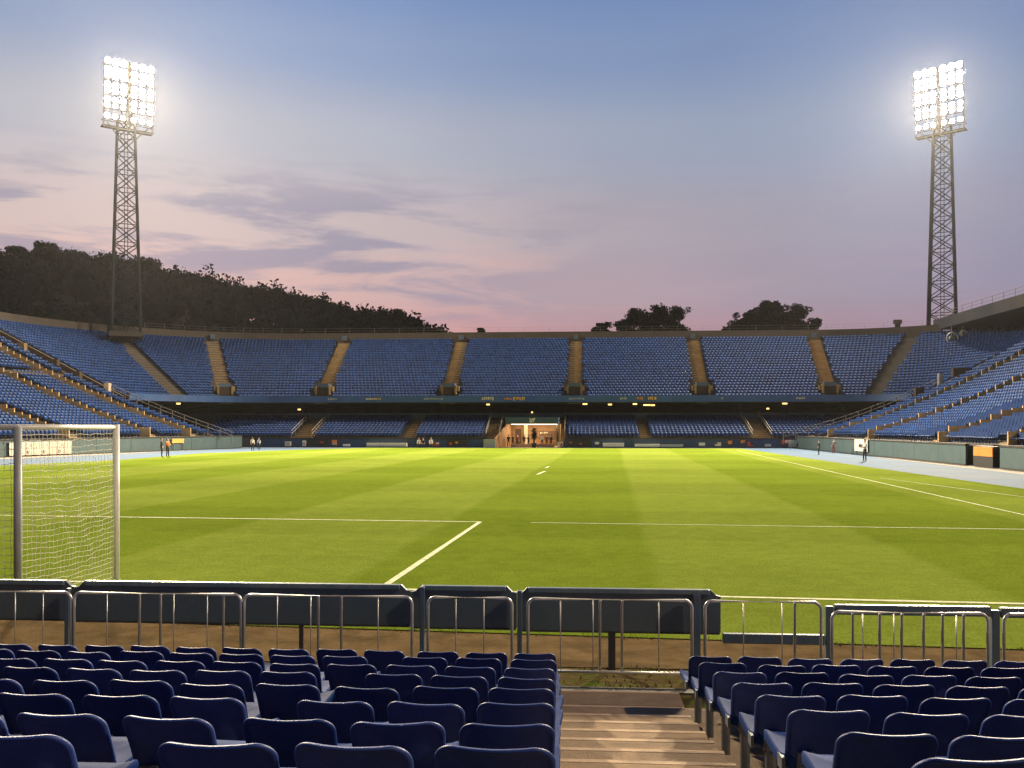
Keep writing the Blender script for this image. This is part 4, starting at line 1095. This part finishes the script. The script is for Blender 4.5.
# ------------------------------------------------------------------ floodlight towers
def tower(base, z0, zhead, ztop, w0, w1, aim, label, rot, plinth=True):
    t = thing("floodlight_tower", label, "floodlight", (base[0], base[1], z0))
    bx_, by_ = base
    ca, sa = math.cos(rot), math.sin(rot)
    def corner(f, i, z=None):
        w = (w0 + (w1 - w0) * f) / 2; sx, sy = ((-1, -1), (1, -1), (1, 1), (-1, 1))[i]
        return Vector((bx_ + w * (sx * ca - sy * sa), by_ + w * (sx * sa + sy * ca), z0 + .5 + (zhead - z0 + 1.5) * f))
    mb = MB()
    for i in range(4): mb.tube([corner(f, i) for f in np.linspace(0, 1, 12)], .25, 6, r1=.18)
    nb = int((zhead - z0) / 2.3)
    for i in range(4):
        j = (i + 1) % 4
        for k in range(nb):
            f0, f1 = k / nb, (k + 1) / nb
            mb.tube([corner(f0, i), corner(f1, j)], .085, 4, cap=False); mb.tube([corner(f0, j), corner(f1, i)], .085, 4, cap=False)
            mb.tube([corner(f1, i), corner(f1, j)], .07, 4, cap=False)
    mb.build("lattice_mast", M['dark_steel'], t)
    mb = MB()
    for s in (-.25, .25): mb.tube([(bx_ + s, by_, z0 + .4), (bx_ + s, by_, zhead + 1)], .05, 4)
    for k in range(int((zhead - z0) / .9)): mb.tube([(bx_ - .25, by_, z0 + .6 + .9 * k), (bx_ + .25, by_, z0 + .6 + .9 * k)], .03, 4, cap=False)
    mb.build("ladder", M['dark_steel'], t)
    mb = MB(); mb.box((bx_, by_, z0 + .25), (w0 + .6, w0 + .6, .7), X=(ca, sa, 0), Y=(-sa, ca, 0)); mb.build("plinth", M['rim'], t)
    # head
    f = Vector((aim[0] - bx_, aim[1] - by_, 0)).normalized(); tl = R(4)
    N_ = (f * math.cos(tl) + Vector((0, 0, -math.sin(tl)))).normalized()
    X_ = Vector((-f.y, f.x, 0)); Z_ = N_.cross(X_); Z_ = Z_ if Z_.z > 0 else -Z_
    Hh = ztop - zhead; Wd = 6.7
    c0 = Vector((bx_, by_, zhead + Hh / 2)) + f * (w1 / 2 + .5)
    mb = MB()
    for s in (-1, 1): mb.box(c0 + X_ * s * (Wd / 2), (.16, .35, Hh), X=X_, Y=N_, Z=Z_)
    for s in (-.025, .025): mb.box(c0 + X_ * Wd * s, (.16, .35, Hh), X=X_, Y=N_, Z=Z_)
    nr = 8
    zs = []
    for r in range(nr):
        zz = -Hh / 2 + 1.75 + (Hh - 2.2) * r / (nr - 1) + (0.22 if r % 2 else 0) - (.25 if r == 0 else 0)
        zs.append(zz); mb.box(c0 + Z_ * (zz - .42) - N_ * .1, (Wd, .12, .12), X=X_, Y=N_, Z=Z_)
    mb.box(c0 - Z_ * Hh / 2, (Wd, .3, .16), X=X_, Y=N_, Z=Z_); mb.box(c0 + Z_ * Hh / 2, (Wd, .3, .16), X=X_, Y=N_, Z=Z_)
    for s in (-1, 1):
        mb.tube([c0 - N_ * .4 + X_ * s * Wd * .42 - Z_ * Hh * .42, Vector((bx_, by_, zhead - 2.2))], .09, 5)
        mb.tube([c0 - N_ * .3 + X_ * s * Wd * .42 + Z_ * Hh * .3, Vector((bx_, by_, zhead + 1))], .09, 5)
    mb.build("lamp_frame", M['grey_steel'], t)
    mb = MB(); mb.box(c0 - Z_ * (Hh / 2 - .1) - N_ * .6, (Wd + .3, 1.5, .1), X=X_, Y=f, Z=(0, 0, 1))
    for s in (-1, 1): mb.tube([c0 - Z_ * (Hh / 2 - 1.1) + X_ * s * Wd / 2, c0 - Z_ * (Hh / 2 - 1.1) + X_ * s * Wd / 2 - f * 1.3], .05, 4)
    mb.tube([c0 - Z_ * (Hh / 2 - .8) + X_ * (-Wd / 2), c0 - Z_ * (Hh / 2 - .8) + X_ * (Wd / 2)], .05, 4)
    mb.build("service_platform", M['dark_steel'], t)
    for r, zz in enumerate(zs):
        for s in (-.47, -.30, -.13, .11, .29, .47):
            jit = .03
            p = c0 + X_ * Wd * s * .93 + Z_ * zz + N_ * .15
            dn = (N_ + Vector((rnd.gauss(0, .05), rnd.gauss(0, .05), rnd.gauss(0, .04)))).normalized()
            mb = MB(); mb.tube([p - dn * .5, p - dn * .25, p], .25, 10, r1=.46); hs = mb.build("lamp", M['dark_steel'], t)
            rl = (.33 + .14 * r / 7) * rnd.uniform(.9, 1.04)
            a_ = dn.cross(Vector((0, 0, 1))).normalized(); b_ = dn.cross(a_)
            mb = MB(); vs = [p + dn * .01 + (a_ * math.cos(q * math.pi / 6) + b_ * math.sin(q * math.pi / 6)) * rl for q in range(12)]
            vs2 = [v + dn * .0 for v in vs]
            mb.add([p + dn * .05] + vs, [(0, 1 + q, 1 + (q + 1) % 12) for q in range(12)]); mb.build("lens", M['lens'], hs)
    return c0 + N_ * 1.2, N_
HEADS = []
pL = (-65.3, 127.0); pR = (54.9, 139.0)
HEADS.append(tower(pL, 15.8, 45.6, 55.0, 3.9, 2.3, (-8, 60), "steel lattice floodlight tower with lit lamps on the left, before the dark wooded hill", R(27)))
HEADS.append(tower(pR, 0.0, 46.2, 55.8, 4.6, 2.3, (-4, 62), "steel lattice floodlight tower with lit lamps on the right, behind the roof", R(-24)))

# ------------------------------------------------------------------ hill, forest, trees
RX = [(-700, 52), (-300, 68), (-219, 66), (-178, 64), (-158, 61), (-138, 56), (-119, 52), (-101, 49), (-83, 45), (-65, 41.5), (-50, 38), (-42, 34), (-33, 25), (-20, 8), (0, 0), (700, 0)]
def ridge(x): return float(np.interp(x, [a for a, b in RX], [b for a, b in RX]))
def hill_z(x, y):
    # ridge line at y ~ 330, front slope down to y ~ 190
    t = min(1, max(0, (y - 185) / 145)); s = t * t * (3 - 2 * t)
    return max(0, ridge(x) - 9.5) * s - 0.3
mb = MB(); xs = np.linspace(-520, 60, 60); ys = np.concatenate([np.linspace(180, 345, 18), np.linspace(360, 520, 6)])
vs = [(x, y, hill_z(x, y) + (2 * math.sin(x * .05) * math.sin(y * .07) if y > 200 else 0)) for y in ys for x in xs]
nx = len(xs); mb.add(vs, [(j * nx + i, j * nx + i + 1, (j + 1) * nx + i + 1, (j + 1) * nx + i) for j in range(len(ys) - 1) for i in range(nx - 1)])
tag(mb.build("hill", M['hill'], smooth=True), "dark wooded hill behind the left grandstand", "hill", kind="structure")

def leaf_cloud(mb, c, rx, rz, n, size, r=rnd):
    for _ in range(n):
        while True:
            d = Vector((r.gauss(0, 1), r.gauss(0, 1), r.gauss(0, 1)))
            if d.length > .1: break
        d.normalize(); q = r.uniform(.55, 1.02)
        p = c + Vector((d.x * rx * q, d.y * rx * q, d.z * rz * q))
        a = Vector((r.gauss(0, 1), r.gauss(0, 1), r.gauss(0, 1))).normalized(); b = a.cross(Vector((r.gauss(0, 1), r.gauss(0, 1), r.gauss(0, 1)))).normalized()
        s = size * r.uniform(.5, 1.3)
        mb.add([p - a * s, p + b * s * .6, p + a * s, p - b * s * .6], [(0, 1, 2, 3)])
def lump(mb, c, rx, rz, r=rnd):
    vs = []; fs = []
    for i in range(5):
        el = R(-80 + 40 * i)
        for j in range(8):
            az = 2 * math.pi * j / 8 + i * .3; k = r.uniform(.72, .95)
            vs.append((c.x + rx * k * math.cos(el) * math.cos(az), c.y + rx * k * math.cos(el) * math.sin(az), c.z + rz * k * math.sin(el)))
    for i in range(4):
        for j in range(8): fs.append((i * 8 + j, i * 8 + (j + 1) % 8, (i + 1) * 8 + (j + 1) % 8, (i + 1) * 8 + j))
    fs += [tuple(range(7, -1, -1)), tuple(32 + j for j in range(8))]
    mb.add(vs, fs)
mb = MB()
fr = random.Random(11)
cnt = 0
for i in range(1900):
    x = fr.uniform(-380, -30); y = fr.uniform(200, 345) if i < 900 else fr.uniform(305, 345)
    z = hill_z(x, y)
    if z < 0.2 and y < 300: continue
    p = project(x, y, z + 8)
    if p[0] < -220: continue
    h = fr.uniform(6.5, 12.5) * (1.15 if i < 420 else 1) * (0.82 if x > -58 else 1); rx = h * fr.uniform(.30, .46)
    c = Vector((x, y, z + h * .58)); cnt += 1
    lump(mb, c, rx * .95, h * .45, fr)
    for k in range(3):
        cc = c + Vector((fr.uniform(-.6, .6) * rx, fr.uniform(-.6, .6) * rx, fr.uniform(.05, .4) * h)); leaf_cloud(mb, cc, rx * fr.uniform(.5, .75), h * fr.uniform(.22, .32), 26, .75, fr)
    leaf_cloud(mb, c, rx * 1.05, h * .5, 40, .8, fr)
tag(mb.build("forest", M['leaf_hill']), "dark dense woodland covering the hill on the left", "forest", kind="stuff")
print("forest trees", cnt)

def tree(px, Y, pxw, pytop, label, dense=1.0, group="trees beyond the far rim", zbase=None, lobes=None):
    top = at_y(px, pytop, Y); x = top.x; H_ = top.z; w = pxw / 900 * Y
    z0 = hill_z(x, Y) if zbase is None else zbase
    t = thing("broadleaf_tree", label, "tree", (x, Y, z0), group)
    crown_h = min(w * 1.0, (H_ - z0) * .8); zc = H_ - crown_h
    mb = MB(); mb.tube([(x, Y, z0 - .3), (x + .2, Y, z0 + (zc - z0) * .6), (x, Y, zc + crown_h * .35)], w * .045, 8, r1=w * .02)
    tips = []
    nlb = int((lobes or 11) * 2.4)
    for k in range(nlb):
        a = 2.4 * k + rnd.uniform(-.4, .4); f = .06 + .88 * ((k * 0.618) % 1); rad = w * .5 * math.sqrt(max(0.05, 1 - abs(2 * f - .95) ** 2.6)) * (rnd.uniform(.68, .84) if k % 3 else rnd.uniform(.2, .6))
        c = Vector((x + rad * math.cos(a), Y + rad * math.sin(a), zc + crown_h * f * .90))
        tips.append(c); s = Vector((x, Y, zc + crown_h * f * .35)); m_ = (s + c) / 2 + Vector((0, 0, -.2))
        mb.tube([s, m_, c], w * .016, 5, r1=w * .005)
    mb.build("trunk", M['bark'], t)
    mb = MB()
    for c in tips + [Vector((x, Y, zc + crown_h * .88))]:
        r_ = w * rnd.uniform(.16, .21)
        for sub in range(6):
            cc = c + Vector((rnd.gauss(0, r_ * .5), rnd.gauss(0, r_ * .5), rnd.gauss(0, r_ * .4)))
            if cc.z > H_ - r_ * .5: cc.z = H_ - r_ * .5
            leaf_cloud(mb, cc, r_ * .62, r_ * .55, int(52 * dense), max(.16, w * .032))
    mb.build("crown", M['leaf'], t)
tree(633, 190, 34, 308, "leafy tree on the far rim, leftmost of the central three", 0.9, zbase=0)
tree(657, 194, 36, 304, "tallest leafy tree of the central three beyond the far rim", 0.9, zbase=0)
tree(675, 189, 30, 306, "leafy tree on the far rim, rightmost of the central three", 0.9, zbase=0)
tree(599, 190, 13, 323, "small treetop just left of the central three trees", 1.0, zbase=0, lobes=6)
tree(606, 192, 12, 322, "tiny treetop tucked beside the central three trees", 1.0, zbase=0, lobes=6)
tree(746, 186, 36, 312, "low dense tree at the left of the right hand clump", 1.5, zbase=0, lobes=16)
tree(768, 192, 38, 300, "tallest dense tree in the middle of the right hand clump", 1.5, zbase=0, lobes=16)
tree(795, 189, 32, 304, "dense round tree right of the tallest in the right hand clump", 1.4, zbase=0, lobes=15)
tree(781, 184, 34, 312, "dense dark tree in front of the right hand clump", 1.6, zbase=0, lobes=16)
tree(813, 187, 22, 318, "low tree at the right end of the right hand clump", 1.4, zbase=0, lobes=10)
tree(480, 190, 15, 328, "small treetop peeping over the rim left of centre", 1.2, zbase=0, lobes=6)
G2 = "trees standing out on the wooded ridge"
tree(395, 280, 24, 309, "round tree standing out near the right end of the wooded hill", 1.2, group=G2)
tree(40, 300, 44, 242, "tall round tree topping the left end of the wooded hill", 1.5, group=G2, lobes=15)
tree(12, 300, 30, 246, "broad tree at the left frame edge on the wooded hill", 1.4, group=G2, lobes=13)
tree(72, 305, 34, 250, "tree on the ridge just left of the left floodlight", 1.4, group=G2, lobes=13)
tree(106, 305, 36, 254, "tree on the ridge directly behind the left floodlight's left legs", 1.4, group=G2, lobes=13)
tree(142, 305, 34, 257, "tree on the ridge just right of the left floodlight", 1.4, group=G2, lobes=13)
tree(187, 300, 30, 272, "tree on the ridge where the hill begins to fall", 1.4, group=G2, lobes=12)

# ------------------------------------------------------------------ light
w = bpy.data.worlds.new("World"); scene.world = w; w.use_nodes = True
nt = w.node_tree; N = nt.nodes; L = nt.links; N.clear()
out = N.new("ShaderNodeOutputWorld")
tc = N.new("ShaderNodeTexCoord"); sp = N.new("ShaderNodeSeparateXYZ"); L.new(tc.outputs["Generated"], sp.inputs[0])
def wm(op, a, b=None, c=None):
    n = N.new("ShaderNodeMath"); n.operation = op
    for i, v in enumerate((a, b, c)):
        if v is None: continue
        if isinstance(v, (int, float)): n.inputs[i].default_value = v
        else: L.new(v, n.inputs[i])
    return n.outputs[0]
def wr_(v, a, b, c=0.0, d=1.0, smooth=True):
    n = N.new("ShaderNodeMapRange"); n.interpolation_type = 'SMOOTHSTEP' if smooth else 'LINEAR'
    n.inputs["From Min"].default_value = a; n.inputs["From Max"].default_value = b; n.inputs["To Min"].default_value = c; n.inputs["To Max"].default_value = d
    L.new(v, n.inputs["Value"]); return n.outputs["Result"]
def ramp(v, stops):
    n = N.new("ShaderNodeValToRGB"); L.new(v, n.inputs[0]); e = n.color_ramp.elements
    n.color_ramp.interpolation = 'EASE'
    while len(e) < len(stops): e.new(0.5)
    for el, (p, c) in zip(e, stops): el.position = p; el.color = srgb(*c)
    return n.outputs[0]
def wmix(f, a, b):
    n = N.new("ShaderNodeMix"); n.data_type = 'RGBA'
    L.new(f, n.inputs["Factor"]) if not isinstance(f, (int, float)) else None
    if isinstance(f, (int, float)): n.inputs["Factor"].default_value = f
    for i, v in ((6, a), (7, b)):
        if isinstance(v, tuple): n.inputs[i].default_value = v
        else: L.new(v, n.inputs[i])
    return n.outputs[2]
z = sp.outputs[2]
LEFT = ramp(z, [(0.0, (182, 128, 134)), (0.10, (212, 158, 160)), (0.15, (216, 180, 176)), (0.21, (204, 186, 186)), (0.30, (180, 182, 194)), (0.38, (142, 160, 194)), (0.44, (120, 146, 190)), (0.56, (90, 116, 170)), (1.0, (50, 66, 115))])
RIGHT = ramp(z, [(0.0, (150, 116, 134)), (0.10, (154, 134, 153)), (0.15, (143, 139, 164)), (0.21, (142, 142, 166)), (0.30, (126, 144, 176)), (0.38, (106, 132, 176)), (0.44, (98, 126, 174)), (0.56, (80, 102, 155)), (1.0, (46, 60, 108))])
az = wr_(sp.outputs[0], -0.45, 0.5)
base = wmix(az, LEFT, RIGHT)
# cloud streaks low in the west
mp = N.new("ShaderNodeMapping"); mp.inputs["Scale"].default_value = (3.2, 3.2, 19.0); L.new(tc.outputs["Generated"], mp.inputs["Vector"])
mp.inputs["Rotation"].default_value = (0, R(-4), 0)
cn = N.new("ShaderNodeTexNoise"); cn.inputs["Scale"].default_value = 1.45; cn.inputs["Detail"].default_value = 8; cn.inputs["Roughness"].default_value = 0.58
cn.inputs["Distortion"].default_value = 0.35
L.new(mp.outputs["Vector"], cn.inputs["Vector"])
cm = wr_(cn.outputs["Fac"], 0.46, 0.60)
band = wm('MULTIPLY', wr_(z, 0.09, 0.14), wr_(z, 0.30, 0.215))
side_ = wr_(sp.outputs[0], 0.10, -0.25, 0.12, 1.0)
cfac = wm('MULTIPLY', wm('MULTIPLY', cm, band), wm('MULTIPLY', side_, 0.72))
base = wmix(cfac, base, srgb(136, 138, 166))
pk = wr_(cn.outputs["Fac"], 0.46, 0.36)
pfac = wm('MULTIPLY', wm('MULTIPLY', pk, wm('MULTIPLY', wr_(z, 0.07, 0.11), wr_(z, 0.22, 0.15))), wm('MULTIPLY', side_, 0.55))
base = wmix(pfac, base, srgb(230, 180, 170))
# broad soft unevenness
bn = N.new("ShaderNodeTexNoise"); bn.inputs["Scale"].default_value = 2.2; bn.inputs["Detail"].default_value = 5; L.new(tc.outputs["Generated"], bn.inputs["Vector"])
bv_ = N.new("ShaderNodeHueSaturation"); L.new(base, bv_.inputs["Color"]); L.new(wr_(bn.outputs["Fac"], .3, .7, .93, 1.07, False), bv_.inputs["Value"])
# the eastern half of the sky is already dark
dim = wr_(sp.outputs[1], -0.5, 0.45, 0.34, 1.0)
bg = N.new("ShaderNodeBackground"); L.new(bv_.outputs["Color"], bg.inputs["Color"]); L.new(dim, bg.inputs["Strength"])
sky = N.new("ShaderNodeTexSky"); sky.sky_type = 'NISHITA'; sky.sun_disc = False; sky.sun_elevation = R(1.0); sky.sun_rotation = R(-30)
bg2 = N.new("ShaderNodeBackground"); L.new(sky.outputs[0], bg2.inputs["Color"]); bg2.inputs["Strength"].default_value = 0.01
ad = N.new("ShaderNodeAddShader"); L.new(bg.outputs[0], ad.inputs[0]); L.new(bg2.outputs[0], ad.inputs[1]); L.new(ad.outputs[0], out.inputs["Surface"])

flood_key = bpy.data.lights.new("flood_key", 'SUN'); flood_key.energy = 2.1; flood_key.angle = R(1.5); flood_key.color = (1, .78, .52)  # added key light, stands in for unseen floodlights at the near right
so = bpy.data.objects.new("flood_key", flood_key); COL.objects.link(so)
SAZ, SEL = R(106), R(38)
sd_ = Vector((math.sin(SAZ) * math.cos(SEL), math.cos(SAZ) * math.cos(SEL), math.sin(SEL)))
so.rotation_euler = sd_.to_track_quat('Z', 'Y').to_euler()

def spot(loc, target, watts, angle, blend, rad=2.2, col=(1.0, .85, .60)):
    l = bpy.data.lights.new("floodlight_beam", 'SPOT'); l.energy = watts; l.spot_size = R(angle); l.spot_blend = blend; l.shadow_soft_size = rad; l.color = col
    o = bpy.data.objects.new("floodlight_beam", l); COL.objects.link(o); o.location = loc
    o.rotation_euler = (Vector(target) - Vector(loc)).to_track_quat('-Z', 'Y').to_euler()
KW = 1000.0
for (c, n), tx in zip(HEADS, (1, -1)):
    spot(c, (-7, 66, 0), 1000 * KW, 70, 0.8)

tl = bpy.data.lights.new("tunnel_light", 'POINT'); tl.energy = 480; tl.color = (1, .74, .44); tl.shadow_soft_size = .4
to = bpy.data.objects.new("tunnel_light", tl); COL.objects.link(to); to.location = (-5.2, 121.5, 2.6)

# ------------------------------------------------------------------ haze
HAZE = 0.00004
if HAZE:
    mb = MB(); mb.bb(-950, 950, -350, 1250, -1.3, 76)
    hz = mb.build("haze", bpy.data.materials.new("evening_haze"))
    tag(hz, "thin evening haze filling the stadium air", "haze", kind="stuff")
    m = hz.data.materials[0]; m.use_nodes = True; m.node_tree.nodes.clear()
    o = m.node_tree.nodes.new("ShaderNodeOutputMaterial"); v = m.node_tree.nodes.new("ShaderNodeVolumePrincipled")
    v.inputs["Density"].default_value = HAZE; v.inputs["Color"].default_value = (.92, .92, .95, 1); v.inputs["Anisotropy"].default_value = 0.7
    m.node_tree.links.new(v.outputs[0], o.inputs["Volume"])

# ------------------------------------------------------------------ render settings
scene.render.engine = 'CYCLES'
scene.view_settings.view_transform = 'Standard'
scene.view_settings.look = 'None'
scene.view_settings.exposure = 0.0
scene.view_settings.gamma = 1.0
scene.view_settings.use_curve_mapping = False
scene.cycles.use_denoising = True
scene.cycles.max_bounces = 5
scene.cycles.diffuse_bounces = 2
scene.cycles.glossy_bounces = 2
scene.cycles.volume_bounces = 0
scene.cycles.sample_clamp_indirect = 4.0
scene.cycles.caustics_reflective = False
scene.cycles.caustics_refractive = False
